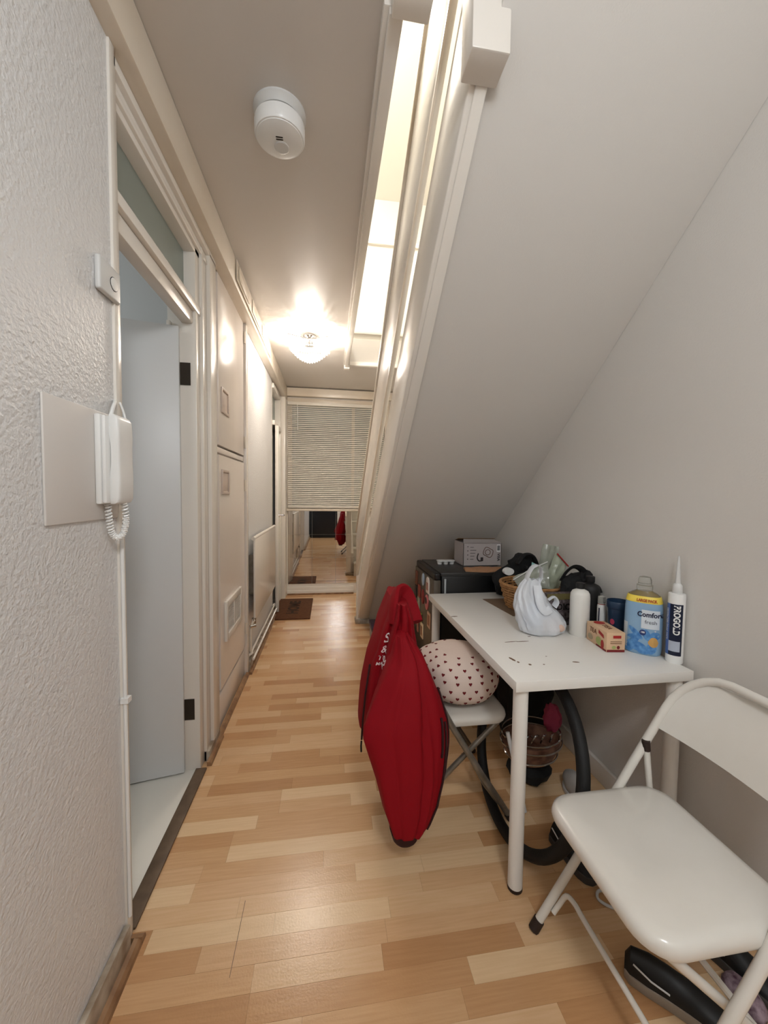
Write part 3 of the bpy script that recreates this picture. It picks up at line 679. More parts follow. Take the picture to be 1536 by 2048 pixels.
# magnets: (y, z, half-width y, half-height z, colour, shape, label)
mags = [(2.64,.728,.028,.05,(120,70,50),'rect','brown rectangular fridge magnet highest on the fridge door by its far edge'),
 (2.45,.757,.022,.042,(168,182,196),'oval','pale blue oval fridge magnet below the door grip'),
 (2.325,.748,.034,.052,(226,214,204),'arch','cream arched souvenir magnet on the fridge door'),
 (2.66,.626,.022,.045,(52,44,40),'rect','black upright fridge magnet at the far edge of the door'),
 (2.55,.655,.03,.042,(150,66,54),'rect','rusty red fridge magnet in the crowded middle row'),
 (2.45,.64,.03,.05,(132,44,40),'oval','dark red oval fridge magnet between rusty and pink ones'),
 (2.345,.632,.036,.05,(206,120,120),'oval','pink ringed oval fridge magnet with dark centre'),
 (2.62,.515,.018,.045,(196,186,172),'rect','narrow pale fridge magnet left of the green figure'),
 (2.562,.565,.024,.04,(168,164,140),'rect','grey green rectangular fridge magnet above the green figure'),
 (2.495,.49,.036,.045,(150,168,84),'frog','lime green splayed figure magnet on the fridge door'),
 (2.285,.535,.036,.05,(206,170,140),'frame','tan framed picture magnet nearest the table corner'),
 (2.58,.405,.02,.05,(170,110,90),'rect','terracotta strip magnet low on the fridge door'),
 (2.46,.405,.032,.05,(228,204,168),'frame','cream framed picture magnet lowest on the fridge door')]
for (y, z, hw, hh, c, sh, lb) in mags:
    m = mat('magnet_%d_%d_%d' % c, c, .5); dk = mat('magnet_dark', (46, 40, 38), .5)
    if sh in ('rect', 'frame'):
        o = MB().box(FX0-.007, FX0, y-hw, y+hw, z-hh, z+hh).build('fridge_magnet', m, bevel=.002)
    elif sh == 'oval':
        o = MB().loft([[(FX0+xx, y+hw*s*math.cos(2*PI*j/20), z+hh*s*math.sin(2*PI*j/20)) for j in range(20)] for xx, s in ((0,1),(-.006,1),(-.009,.85))]).build('fridge_magnet', m, smooth=True)
    elif sh == 'arch':
        o = MB().prism([(-hw,-hh),(hw,-hh),(hw,hh*.4),(hw*.8,hh*.75),(hw*.4,hh),(-hw*.4,hh),(-hw*.8,hh*.75),(-hw,hh*.4)], lambda p,q,t: (t, y+p, z+q), FX0-.008, FX0).build('fridge_magnet', m, bevel=.002)
    else:
        o = blob((FX0-.008, y, z), (.008, .014, .026), 3, .1, zmin=None, sub=2)
        for a in (.6, 2.5, -.7, -2.4): o.tube([(FX0-.008, y+.008*math.cos(a), z+.014*math.sin(a)), (FX0-.008, y+.036*math.cos(a), z+.044*math.sin(a))], .0065, 6)
        o = o.build('fridge_magnet', m, smooth=True)
    tag(o, lb, 'magnet', 'magnets on the fridge door')
    if sh == 'frame': MB().box(FX0-.0078, FX0-.0068, y-hw*.6, y+hw*.6, z-hh*.65, z+hh*.65).build('picture', mat('magnet_picture', (150, 96, 66), .5), o)
    if sh == 'arch': MB().box(FX0-.0090, FX0-.0078, y-hw*.5, y+hw*.5, z-hh*.6, z+hh*.35).build('picture', mat('magnet_picture2', (170, 110, 96), .5), o)
    if '120, 120' in str(c): MB().loft([[(FX0+xx, y+.02*math.cos(2*PI*j/16), z+.012+.022*math.sin(2*PI*j/16)) for j in range(16)] for xx in (-.008, -.0105)]).build('picture', dk, o)

# things on the fridge
et = thing('egg_tray', 'white plastic egg tray on top of the black fridge', 'tray', (.80, 2.50, FZ))
MB().prism(rrect(.062, .032, .02, 4), lambda p,q,t: (.80+p, 2.50+q, t), FZ+.022, FZ+.027).build('rim', M_white, et, bevel=.001)
for k in range(3): MB().lathe([(.006, .002), (.014, .0), (.017, .008), (.019, .024)], (.758+.042*k, 2.50, FZ), 16).build('cup', M_white, et, smooth=True)
gx = thing('appliance_box', 'grey printed cardboard appliance box with open flaps on the fridge', 'box', (1.03, 2.50, FZ))
M_card = mat('grey_print_card', (176, 168, 166), .6); M_kraft = mat('kraft_card', (150, 118, 86), .8)
BXa, BXb, BYa, BYb, BZ = .895, 1.165, 2.415, 2.60, FZ+.155
MB().box(BXa, BXb, BYa, BYa+.003, FZ, BZ).box(BXa, BXb, BYb-.003, BYb, FZ, BZ).box(BXa, BXa+.003, BYa, BYb, FZ, BZ).box(BXb-.003, BXb, BYa, BYb, FZ, BZ).box(BXa, BXb, BYa, BYb, FZ, FZ+.003).build('carton', M_card, gx)
MB().hexa([(BXa,BYa,BZ-.002),(BXb,BYa,BZ-.002),(BXb-.02,BYa+.085,BZ+.012),(BXa+.03,BYa+.085,BZ+.016),(BXa,BYa,BZ),(BXb,BYa,BZ),(BXb-.02,BYa+.085,BZ+.015),(BXa+.03,BYa+.085,BZ+.019)]).build('flap', M_card, gx)
MB().hexa([(BXa,BYb-.08,BZ+.02),(BXb,BYb-.08,BZ+.016),(BXb,BYb,BZ-.002),(BXa,BYb,BZ-.002),(BXa,BYb-.08,BZ+.023),(BXb,BYb-.08,BZ+.019),(BXb,BYb,BZ),(BXa,BYb,BZ)]).build('flap', M_kraft, gx)
pr = MB(); FR = lambda x, y, d: (BXa + x, BYa - .0004 - d, FZ + y)
for k in range(4): pr.box(BXa+.028, BXa+.034, BYa-.0012, BYa, FZ+.128-.028*k, FZ+.134-.028*k)
for k in range(5): pr.box(BXa+.048, BXa+.072+.006*((k*3) % 4), BYa-.0012, BYa, FZ+.125-.02*k, FZ+.128-.02*k)
pr.tube(catmull([(BXa+.105,BYa-.002,FZ+.085),(BXa+.098,BYa-.002,FZ+.055),(BXa+.11,BYa-.002,FZ+.035),(BXa+.135,BYa-.002,FZ+.036)]), .004, 6).box(BXa+.122, BXa+.14, BYa-.002, BYa, FZ+.034, FZ+.058)
pr.build('print', mat('print_dark', (50, 44, 46), .6), gx)
MB().tube(catmull([(BXa+.175+.035*math.cos(a), BYa-.0015, FZ+.092+.032*math.sin(a)+.006*math.cos(3*a)) for a in [2*PI*i/12 for i in range(12)]], 4, True), .0022, 6, closed=True).tube(catmull([(BXa+.172+.018*math.cos(a), BYa-.0015, FZ+.092+.018*math.sin(a)) for a in [2*PI*i/8 for i in range(8)]], 4, True), .002, 6, closed=True).build('picture_print', mat('print_brown', (110, 84, 74), .6), gx)
MB().box(BXb-.034, BXb-.008, BYa-.001, BYa, FZ+.095, FZ+.145).build('barcode_label', M_white, gx)
bc = MB()
for k in range(9): bc.box(BXb-.031+.0022*k, BXb-.0302+.0022*k+.0004*(k % 3), BYa-.0018, BYa, FZ+.103, FZ+.138)
text_on(bc, 'VIIIA', .026, lambda x, y, d: (BXb-.02 + y, BYa - .001 - d, FZ+.058 - x), bold=.0006)
bc.build('lettering', M_black, gx)
pb = thing('paper_bag', 'flattened brown paper bag hanging over the fridge top edge', 'paper bag', (.99, 2.29, FZ))
g = []
for i in range(15):
    row = []
    for j in range(9):
        a, b = i/14, j/8
        x = .845 + .30*a + .02*b; y = 2.205 - .012 + (.175 - .10*abs(a-.42))*b + .06*abs(a-.42)*(1-b)*1.6
        row.append((x, y, FZ + .006 + .012*math.sin(PI*b)*abs(math.sin(7*a+2*b)) + .006*noise.noise(Vector((x*30, y*30, 0)))))
    g.append(row)
g2 = [[(p[0], p[1], FZ+.0008) for p in r] for r in g]
MB().loft([r + q[::-1] for r, q in zip(g, g2)]).build('paper', mat('kraft_paper', (170, 126, 92), .8, bump=(40, .4, .004)), pb)

# ================================================================== THINGS ON THE TABLE
Z = TZ
# sealant cartridge
ct = thing('sealant_cartridge', 'white sealant cartridge with navy label and long pointed nozzle on the table', 'cartridge', (1.241, 1.175, Z))
cx, cy, r = 1.241, 1.175, .0262
MB().lathe([(r*.94, 0), (r, .004), (r, .03), (r, .243), (r*.97, .25), (r*.5, .252)], (cx, cy, Z), 36).build('tube', M_white, ct, smooth=True)
MB().lathe([(.0145, .25), (.0155, .252), (.0145, .28), (.010, .287)], (cx, cy, Z), 22).build('nozzle_collar', M_white2, ct, smooth=True)
MB().lathe([(.009, .285), (.0045, .36), (.0028, .385)], (cx, cy, Z), 16).build('nozzle', M_white2, ct, smooth=True)
view = math.atan2(-cy, -cx)    # side of a round thing that faces the room
def cyl(cx, cy, r, a0, z0): return lambda x, y, d: (cx + (r+.0006+d)*math.cos(a0 + x/r), cy + (r+.0006+d)*math.sin(a0 + x/r), z0 + y)
def patch(fn, x0, x1, y0, y1, n=10, t=.0):
    mb = MB(); A = [fn(x0+(x1-x0)*i/n, y0, t) for i in range(n+1)]; B = [fn(x0+(x1-x0)*i/n, y1, t) for i in range(n+1)]
    return mb.loft([A, B], cap=False, closed=False)
f = cyl(cx, cy, r, view - .35, Z)
patch(f, -.033, -.010, .03, .215).build('side_label', mat('label_blue', (72, 104, 168), .4), ct)
patch(f, -.010, .030, .03, .215).build('front_label', mat('label_navy', (14, 26, 52), .35), ct)
patch(f, -.010, .024, .045, .082, t=.0003).build('grey_label', mat('label_grey', (176, 184, 200), .4), ct)
tm = MB(); text_on(tm, 'PROGOLD', .026, lambda x, y, d: f(.011 + y, .158 - x*.86, .0005+d), bold=.0009); tm.build('lettering', M_white, ct)
tm = MB(); text_on(tm, 'DECORATORS CAULK WHITE', .0095, lambda x, y, d: f(-.0185 + y, .14 - x*.9, .0005+d)); tm.build('side_lettering', M_white2, ct)
# fabric softener bottle
sb = thing('softener_bottle', 'large blue fabric softener bottle with yellow neck band and clear cap', 'bottle', (1.198, 1.27, Z))
cx, cy = 1.198, 1.27; av = math.atan2(-cy, -cx) - .05; ca, sa_ = math.cos(av), math.sin(av)
def sbp(x, dpt, z): # x across (to the right seen from the room), dpt towards the room
    return (cx + ca*dpt + sa_*x*-1, cy + sa_*dpt + ca*x, Z + z*1.05)
def oval(hx, hy, z, n=36):
    out = []
    for j in range(n):
        a = 2*PI*j/n; c, s = math.cos(a), math.sin(a)
        out.append(sbp(hx*math.copysign(abs(c)**.75, c), hy*math.copysign(abs(s)**.75, s), z))
    return out
M_soft = mat('softener_blue', (140, 174, 204), .25)
prof = [(.054,.037,0),(.059,.041,.004),(.0615,.043,.02),(.0615,.043,.10),(.0605,.042,.17),(.0575,.040,.195),(.052,.036,.208)]
MB().loft([oval(*p) for p in prof]).build('bottle', M_soft, sb, smooth=True)
MB().loft([oval(*p) for p in ((.052,.036,.208),(.042,.030,.218),(.028,.026,.225),(.024,.024,.230))]).build('shoulder', mat('amber_plastic', (168, 150, 106), .15, trans=.4), sb, smooth=True)
MB().loft([oval(*p) for p in ((.0592,.0415,.188),(.0545,.0385,.207),(.051,.0355,.211))], cap=False).build('neck_band', mat('band_yellow', (240, 214, 86), .4), sb, smooth=True)
MB().loft([oval(*p) for p in ((.025,.025,.228),(.0265,.0265,.232),(.0265,.0265,.247),(.023,.023,.249),(.0215,.0215,.268),(.018,.018,.276),(.008,.008,.279))]).build('measuring_cap', mat('clear_cap', (226, 226, 220), .08, trans=.8), sb, smooth=True)
def sf(x, y, d):   # label surface
    hx, hy = .0615, .043; xx = max(-.999, min(.999, x/hx)); c = abs(xx)**(1/.75); s = math.sqrt(max(0, 1-c*c))
    k = 1. if y < .17 else 1 - (y-.17)*1.2
    return sbp(x*k, (hy*s**.75)*k + .0007 + d, y)
def spatch(nm, m, x0, x1, y0, y1, t): patch(sf, x0, x1, y0, y1, 12, t).build(nm, m, sb)
spatch('white_panel', mat('label_pale', (212, 220, 228), .4), -.004, .052, .098, .165, .0003)
M_pet = mat('petal_blue', (60, 118, 182), .35, var=(60, (110, 164, 214)))
for (x, y, a, b, rt) in ((-.03,.055,.026,.016,.5),(-.012,.03,.028,.017,-.2),(.012,.02,.026,.014,.2),(-.035,.025,.022,.013,1.0),(-.02,.078,.03,.009,2.4),(.03,.028,.02,.016,1.3),(.015,.075,.012,.02,.3),(.04,.075,.016,.014,.2)):
    mb = MB(); n = 18; pts = [(x + a*math.cos(q)*math.cos(rt) - b*math.sin(q)*math.sin(rt), y + a*math.cos(q)*math.sin(rt) + b*math.sin(q)*math.cos(rt)) for q in [2*PI*i/n for i in range(n)]]
    pts = [(max(-.058, min(.058, p)), max(.006, q)) for p, q in pts]
    mb.add([sf(x, y, .0010)] + [sf(p, q, .0004) for p, q in pts], [(0, 1+i, 1+(i+1) % n) for i in range(n)]); mb.build('petal', M_pet, sb)
mb = MB(); n = 16; mb.add([sf(.036, .052, .003)] + [sf(.036+.015*math.cos(2*PI*i/n)*(1+.12*math.sin(5*i)), .052+.018*math.sin(2*PI*i/n), .0012) for i in range(n)], [(0, 1+i, 1+(i+1) % n) for i in range(n)]); mb.build('flower_centre', mat('flower_gold', (206, 160, 92), .6), sb)
mb = MB(); mb.add([sf(.002, .083, .0014)] + [sf(.002+.0105*math.cos(2*PI*i/n), .083+.0105*math.sin(2*PI*i/n), .0012) for i in range(n)], [(0, 1+i, 1+(i+1) % n) for i in range(n)]); mb.build('badge', mat('badge_navy', (38, 56, 112), .4), sb)
spatch('side_panel', mat('label_side', (196, 206, 212), .4), -.0595, -.047, .02, .11, .0002)
M_nav = mat('ink_navy', (16, 22, 58), .4)
tm = MB(); text_on(tm, 'Comfort', .024, lambda x, y, d: sf(.022 + x*.92, .148 + y, .0006+d), bold=.0007); tm.build('brand_lettering', M_nav, sb)
tm = MB(); text_on(tm, 'fresh', .019, lambda x, y, d: sf(.026 + x, .122 + y, .0006+d)); tm.build('variant_lettering', mat('ink_grey', (92, 96, 108), .5), sb)
tm = MB(); text_on(tm, '100', .0085, lambda x, y, d: sf(.002 + x, .084 + y, .0018+d), bold=.0003); text_on(tm, '4l', .009, lambda x, y, d: sf(.04 + x, .092 + y, .0008+d)); tm.build('small_lettering', M_white, sb)
def bandp(x, y, d):
    p = sf(x*.9, .17, 0); hx = .0592 - (y-.188)*.247; k = hx/.0615
    c = Vector(sbp(0, 0, y)); q = Vector(p); q.z = c.z; v = (q - c); v = v.normalized()*(v.length*k*1.0) + v.normalized()*(.0025 + d); return tuple(c + v)
tm = MB(); text_on(tm, 'LARGE PACK', .0135, lambda x, y, d: bandp(.012 + x*.92, .1975 + y, d), bold=.0005); tm.build('band_lettering', mat('ink_orange', (176, 78, 30), .5), sb)
# tea box
te = thing('tea_box', 'small tan cardboard tea box with fruit print on the table', 'tea box', (1.10, 1.34, Z))
te.location = (1.0995, 1.341, Z)
a_ = math.radians(-7.3); tu = Vector((math.cos(a_), math.sin(a_), 0)); tv = Vector((.18, .984, 0)).normalized(); tv = Vector((-math.sin(a_), math.cos(a_), 0))
c0 = Vector((1.052, 1.277, Z))
TP = lambda p, q, s: tuple(c0 + tu*p + tv*q + Vector((0,0,s)))
W_, L_, H_ = .071, .138, .0755
MB().hexa([TP(0,0,0),TP(W_,0,0),TP(W_,L_,0),TP(0,L_,0),TP(0,0,H_),TP(W_,0,H_),TP(W_,L_,H_),TP(0,L_,H_)]).build('carton', mat('tea_card', (222, 186, 150), .6), te, bevel=.0012)
FF = lambda x, y, d: TP(x, -.0005-d, y); SF = lambda x, y, d: TP(-.0005-d, L_-x, y); UF = lambda x, y, d: TP(.002+x, L_-y, H_+.0005+d)
def rectp(fn, x0, x1, y0, y1, t=.0003):
    return MB().add([fn(x0,y0,t),fn(x1,y0,t),fn(x1,y1,t),fn(x0,y1,t)], [(0,1,2,3)])
M_mar = mat('tea_maroon', (120, 24, 28), .5); M_tred = mat('tea_red', (170, 36, 34), .5)
rectp(FF, .001, .070, .001, .010).build('base_band', M_mar, te); rectp(SF, .07, .137, .001, .008).build('base_band', M_mar, te)
rectp(FF, .024, .055, .054, .065, .0005).build('badge', M_tred, te)
MB().add([SF(.085,.070,.0005),SF(.118,.060,.0005),SF(.122,.046,.0005),SF(.085,.056,.0005)], [(0,1,2,3)]).build('badge', M_tred, te)
tm = MB(); text_on(tm, 'TEA', .027, lambda x, y, d: SF(.048 + x, .053 + y, .0006+d)); tm.build('lettering', mat('tea_brown', (112, 62, 36), .6), te)
tm = MB(); text_on(tm, 'TEA', .03, lambda x, y, d: UF(.036 + y, .075 + x, .0006+d)) 
tm.build('lid_lettering', mat('tea_brown', (112, 62, 36), .6), te)
for k, yy in enumerate((.040, .033)): rectp(FF, .014, .058, yy, yy+.0022, .0005).build('print_line', mat('tea_brown', (112, 62, 36), .6), te)
def disc(fn, x, y, rx, ry, m, nm, par, t=.0006, n=16): return MB().add([fn(x, y, t)] + [fn(x+rx*math.cos(2*PI*i/n), y+ry*math.sin(2*PI*i/n), t) for i in range(n)], [(0, 1+i, 1+(i+1) % n) for i in range(n)]).build(nm, m, par)
disc(FF, .028, .019, .008, .0065, mat('tea_green', (170, 178, 110), .6), 'fruit_print', te); disc(FF, .045, .019, .006, .007, M_mar, 'fruit_print', te)
disc(SF, .088, .025, .020, .017, mat('tea_green', (170, 178, 110), .6), 'fruit_print', te); disc(SF, .112, .020, .010, .018, M_tred, 'fruit_print', te, .0009); disc(SF, .03, .022, .018, .012, mat('tea_leaf', (176, 158, 128), .6), 'fruit_print', te); disc(UF, .035, .025, .022, .018, M_tred, 'fruit_print', te)
# white and black bottles
def bottle(name, label, x, y, r, h, hb, m, capm, capr=.012, cap_h=.018):
    t = thing(name, label, 'bottle', (x, y, Z))
    MB().lathe([(r*.93, 0), (r, .004), (r, h-.035), (r*.96, h-.018), (r*.8, h-.006), (r*.5, h), (capr*.9, h+.002), (capr*.9, h+.006)], (x, y, Z), 36).build('body', m, t, smooth=True)
    MB().lathe([(capr, h+.005), (capr*1.08, h+.007), (capr*1.08, h+.005+cap_h), (capr*.9, h+.007+cap_h)], (x, y, Z), 24).build('cap', capm, t, smooth=True)
    return t
M_mblk = mat('matt_black_plastic', (26, 26, 27), .55)
wbt = bottle('lotion_bottle', 'plain white round bottle with black screw cap beside the tea box', 1.069, 1.462, .039, .196, 0, mat('bottle_white', (230, 228, 222), .4), M_mblk, .017, .022)
rectp(lambda x, y, d: (1.069 + .0397*math.cos(-.62+x), 1.462 + .0397*math.sin(-.62+x), Z+y), -.12, .12, .115, .14, 0).build('label_edge', M_mblk, wbt)
bottle('lotion_bottle', 'matt black bottle behind the white bottle against the wall', 1.178, 1.545, .041, .2, 0, M_mblk, M_mblk, .017, .026)
cp = thing('tumbler', 'dark blue plastic tumbler beside the softener bottle', 'tumbler', (1.205, 1.405, Z))
M_tum = mat('tumbler_blue', (36, 58, 84), .3)
MB().lathe([(.031, 0), (.033, .003), (.041, .145), (.042, .155), (.0395, .155), (.038, .14), (.030, .01)], (1.205, 1.405, Z), 32).build('wall', M_tum, cp, smooth=True)
MB().lathe([(.0418, .128), (.044, .132), (.044, .157), (.0425, .159)], (1.205, 1.405, Z), 32, cap=False).build('rim_band', M_tum, cp, smooth=True)
disc(lambda x, y, d: (1.205 + (.0375+d)*math.cos(math.atan2(-1.405,-1.205)-.55 + x/.037), 1.405 + (.0375+d)*math.sin(math.atan2(-1.405,-1.205)-.55 + x/.037), Z+y), 0, .075, .009, .012, mat('pink_print', (190, 70, 96), .5), 'pink_print', cp, .001)
sp = thing('spray_can', 'slim white spray bottle with clear cap behind the tea box', 'spray bottle', (1.185, 1.478, Z))
MB().lathe([(.016, 0), (.0175, .003), (.0175, .115), (.014, .128)], (1.185, 1.478, Z), 24).build('body', M_white, sp, smooth=True)
MB().lathe([(.015, .126), (.0155, .128), (.0155, .155), (.0145, .158)], (1.185, 1.478, Z), 24).build('cap', mat('clear_cap', (226, 226, 220), .08, trans=.8), sp, smooth=True)
MB().lathe([(.0151, .118), (.0151, .127)], (1.185, 1.478, Z), 24, cap=False).build('red_ring', M_tred, sp)
MB().box(1.1665, 1.1685, 1.468, 1.472, Z+.01, Z+.11).build('stripe', M_nav, sp)
# thin plastic carrier bag
M_bag = mat('thin_carrier_plastic', (238, 242, 248), .3, alpha=.72, bump=(26, .35, .008))
cg = thing('carrier_bag', 'thin white plastic carrier bag holding bread on the table', 'carrier bag', (.93, 1.52, Z))
def bagring(cx, cy, rx, ry, z, n=96):
    out = []
    for j in range(n):
        a = 2*PI*j/n; d = Vector((math.cos(a), math.sin(a), 0))
        rid = 1 - 2*abs(noise.noise(d*2.6 + Vector((z*6, 2, z*11))))
        k = 1 + .16*noise.noise(d*1.8 + Vector((0, 0, z*9 + 2))) + .09*rid + .05*noise.noise(d*7 + Vector((z*16, 0, z*20)))
        out.append((cx + rx*k*d.x, cy + ry*k*d.y, Z + max(.0008, z + .012*noise.noise(d*3 + Vector((0, 5, z*5))) * min(1, z/.05))))
    return out
BG = [(.925,1.505,.070,.050,.001),(.928,1.505,.094,.060,.010),(.93,1.507,.101,.065,.03),(.922,1.51,.098,.064,.055),(.908,1.515,.091,.058,.08),(.893,1.522,.083,.052,.105),(.884,1.53,.075,.046,.13),(.878,1.537,.067,.04,.155),(.879,1.542,.056,.032,.18),(.886,1.547,.045,.022,.205),(.896,1.55,.036,.012,.225)]
BI = []
for i in range(len(BG)-1):
    for t in range(4): BI.append([BG[i][q] + (BG[i+1][q]-BG[i][q])*t/4 for q in range(5)])
BI.append(BG[-1])
MB().loft([bagring(*b) for b in BI]).build('sack', M_bag, cg, smooth=True)
MB().tube(catmull([(.866,1.548,Z+.19),(.872,1.55,Z+.235),(.893,1.552,Z+.272),(.915,1.552,Z+.287),(.934,1.55,Z+.274),(.937,1.548,Z+.235),(.922,1.55,Z+.20)]), .0022, 8, rb=.019).build('handle', M_bag, cg, smooth=True)
MB().tube(catmull([(.893,1.50,Z+.205),(.886,1.478,Z+.17),(.889,1.462,Z+.13),(.905,1.452,Z+.108),(.925,1.452,Z+.118)]), .006, 10, rb=.017).tube(catmull([(.93,1.475,Z+.15),(.95,1.468,Z+.165),(.966,1.47,Z+.145),(.96,1.478,Z+.12)]), .005, 8, rb=.014).build('gathered_neck', M_bag, cg, smooth=True)
blob((.962, 1.488, Z+.034), (.050, .047, .031), 4, .10, zmin=Z+.002).build('bread', mat('bread_pink', (226, 196, 180), .6, bump=(30, .3, .006)), cg, smooth=True)
blob((.885, 1.515, Z+.07), (.045, .035, .06), 14, .15, zmin=Z+.004).build('blue_packet', mat('packet_blue', (120, 158, 200), .5), cg, smooth=True)
# flat brown board
fb = MB().hexa([(.90,1.72,Z),(1.02,1.72,Z),(1.02,2.02,Z),(.87,2.02,Z),(.90,1.72,Z+.003),(1.02,1.72,Z+.003),(1.02,2.02,Z+.003),(.87,2.02,Z+.003)]).build('brown_board', mat('board_brown', (120, 98, 78), .7))
tag(fb, 'flat brown cardboard sheet under the wicker basket', 'cardboard')
# wicker basket
wk = thing('wicker_basket', 'round wicker basket crammed with bags behind the carrier bag', 'basket', (1.075, 1.85, Z+.003))
M_wick = mat('wicker', (178, 132, 84), .7, var=(60, (140, 96, 56)))
def bk(a, h): r = .135 + .035*h/.12; return (1.075 + r*math.cos(a)*.98, 1.85 + r*.9*math.sin(a), Z + .004 + h)
for k in range(9):
    h = .006 + k*.0135
    pts = [bk(2*PI*i/72, h) for i in range(72)]; c = Vector((1.075, 1.85, 0))
    pts = [Vector(p) + (Vector((p[0]-c.x, p[1]-c.y, 0)).normalized())*(.0035*math.sin(18*2*PI*i/72 + k*PI)) for i, p in enumerate(pts)]
    MB().tube(pts, .0052, 6, closed=True).build('weaver', M_wick, wk, smooth=True)
for k in range(24): MB().tube([bk(2*PI*k/24, 0), bk(2*PI*k/24, .06), bk(2*PI*k/24, .122)], .004, 6).build('stake', M_wick, wk, smooth=True)
MB().tube([bk(2*PI*i/60, .126) for i in range(60)], .008, 8, closed=True).build('rim', M_wick, wk, smooth=True)
MB().lathe([(.13, .004), (.13, .008)], (1.075, 1.85, Z), 30, ax=(.98, .88)).build('base', M_wick, wk)
# patterned tin with lettering
tn = thing('patterned_box', 'dark patterned box with black lettering between basket and white bottle', 'box', (1.055, 1.60, Z))
MB().box(.985, 1.115, 1.572, 1.60, Z, Z+.15).build('carton', mat('dark_pattern', (120, 108, 110), .5, var=(90, (40, 30, 28))), tn, bevel=.002)
tm = MB(); text_on(tm, 'RADIO', .04, lambda x, y, d: (1.045 + x, 1.5715 - d, Z+.085 + y), bold=.001); tm.build('lettering', M_black, tn)
MB().box(.985, 1.115, 1.5712, 1.572, Z+.12, Z+.148).build('top_strip', mat('olive_strip', (110, 100, 60), .6), tn)
# bags in the basket
M_zip = mat('clear_zip_plastic', (196, 200, 186), .2, trans=.55, bump=(20, .6, .01))
zb1 = thing('zip_bag', 'crumpled clear zip bag leaning out of the basket towards the fridge', 'zip bag', (1.0, 1.82, Z+.12))
def sheet(P, th, nu=12, nv=10, amp=.012, seed=0):
    a, b, c, d = [Vector(p) for p in P]; g = []
    for i in range(nu+1):
        row = []
        for j in range(nv+1):
            u_, v_ = i/nu, j/nv; p = (a*(1-u_) + b*u_)*(1-v_) + (d*(1-u_) + c*u_)*v_
            n = (b-a).cross(d-a).normalized(); p = p + n*(amp*noise.noise(Vector((u_*4+seed, v_*4, seed))) + th*math.sin(PI*u_)*math.sin(PI*v_)); row.append(p)
        g.append(row)
    n = (b-a).cross(d-a).normalized(); g2 = [[p - n*(2*th*math.sin(PI*i/nu)*math.sin(PI*j/nv) + .002) for j, p in enumerate(r)] for i, r in enumerate(g)]
    return MB().loft([r + q[::-1] for r, q in zip(g, g2)])
sheet([(.965,1.79,Z+.118),(1.09,1.72,Z+.135),(1.10,1.76,Z+.265),(.955,1.84,Z+.165)], .012, seed=1).build('pouch', M_zip, zb1, smooth=True)
MB().tube([(.95,1.825,Z+.155),(1.02,1.79,Z+.215),(1.095,1.752,Z+.262)], .003, 6).build('seal', M_white2, zb1)
zb2 = thing('zip_bag', 'pale green zip bag with white strip standing up in the basket', 'zip bag', (1.15, 1.76, Z+.1))
M_zipg = mat('green_zip_plastic', (196, 204, 182), .25, trans=.4, bump=(20, .6, .01))
sheet([(1.055,1.755,Z+.11),(1.165,1.765,Z+.11),(1.225,1.785,Z+.235),(1.165,1.795,Z+.30)], .012, seed=4).build('pouch', M_zipg, zb2, smooth=True)
MB().tube([(1.168,1.787,Z+.297),(1.228,1.779,Z+.231)], .0035, 6).build('seal', M_tred, zb2)
zb3 = thing('zip_bag', 'clear crinkled plastic bag rising highest against the wall', 'zip bag', (1.19, 1.83, Z+.1))
sheet([(1.09,1.875,Z+.10),(1.19,1.865,Z+.10),(1.235,1.875,Z+.32),(1.15,1.885,Z+.335)], .012, seed=9).build('pouch', M_zip, zb3, smooth=True)
tq = thing('snack_packet', 'small teal snack packet poking out of the basket', 'packet', (1.08, 1.78, Z+.12))
sheet([(1.045,1.825,Z+.12),(1.115,1.82,Z+.12),(1.12,1.835,Z+.215),(1.06,1.84,Z+.245)], .01, 8, 8, .004, 6).build('packet', mat('teal_foil', (58, 148, 156), .35, var=(30, (190, 214, 200))), tq, smooth=True)
# black cloth bag behind the bottles
M_cloth = mat('black_cloth', (17, 17, 18), .85, bump=(50, .5, .006))
bkc = thing('black_pouch', 'crumpled black cloth pouch with straps behind the white bottle', 'pouch', (1.19, 1.65, Z+.1))
mb = blob((1.172, 1.648, Z+.15), (.07, .036, .075), 5, .3, 2.4)
mb = blob((1.215, 1.632, Z+.12), (.04, .036, .12), 8, .3, 2.2, zmin=Z+.001, mb=mb)
mb.build('pouch', M_cloth, bkc, smooth=True)
MB().tube(catmull([(1.11,1.66,Z+.19),(1.125,1.64,Z+.235),(1.155,1.63,Z+.26),(1.195,1.63,Z+.245),(1.225,1.63,Z+.20)]), .005, 8, rb=.018).tube(catmull([(1.22,1.60,Z+.17),(1.235,1.575,Z+.175),(1.24,1.56,Z+.15)]), .008, 8, rb=.018).build('strap', M_cloth, bkc, smooth=True)
# black bag at the fridge end
bb = thing('black_bag', 'black fabric bag with round white badge at the fridge end of the table', 'bag', (1.10, 2.06, Z))
mb = blob((1.085, 2.095, Z+.085), (.122, .048, .105), 2, .25, 2.0, zmin=Z+.001); mb = blob((1.14, 2.095, Z+.185), (.075, .048, .065), 6, .3, 2.2, mb=mb)
mb.build('body', M_cloth, bb, smooth=True)
MB().tube(catmull([(1.08,2.03,Z+.20),(1.12,2.03,Z+.25),(1.17,2.03,Z+.245),(1.20,2.03,Z+.19),(1.215,2.03,Z+.12)]), .010, 8, rb=.02).build('handle', M_cloth, bb, smooth=True)
MB().loft([[(1.03+.03*math.cos(2*PI*j/20), 2.028 + yy, Z+.155+.021*math.sin(2*PI*j/20)) for j in range(20)] for yy in (0, .028)]).build('badge', M_white, bb)

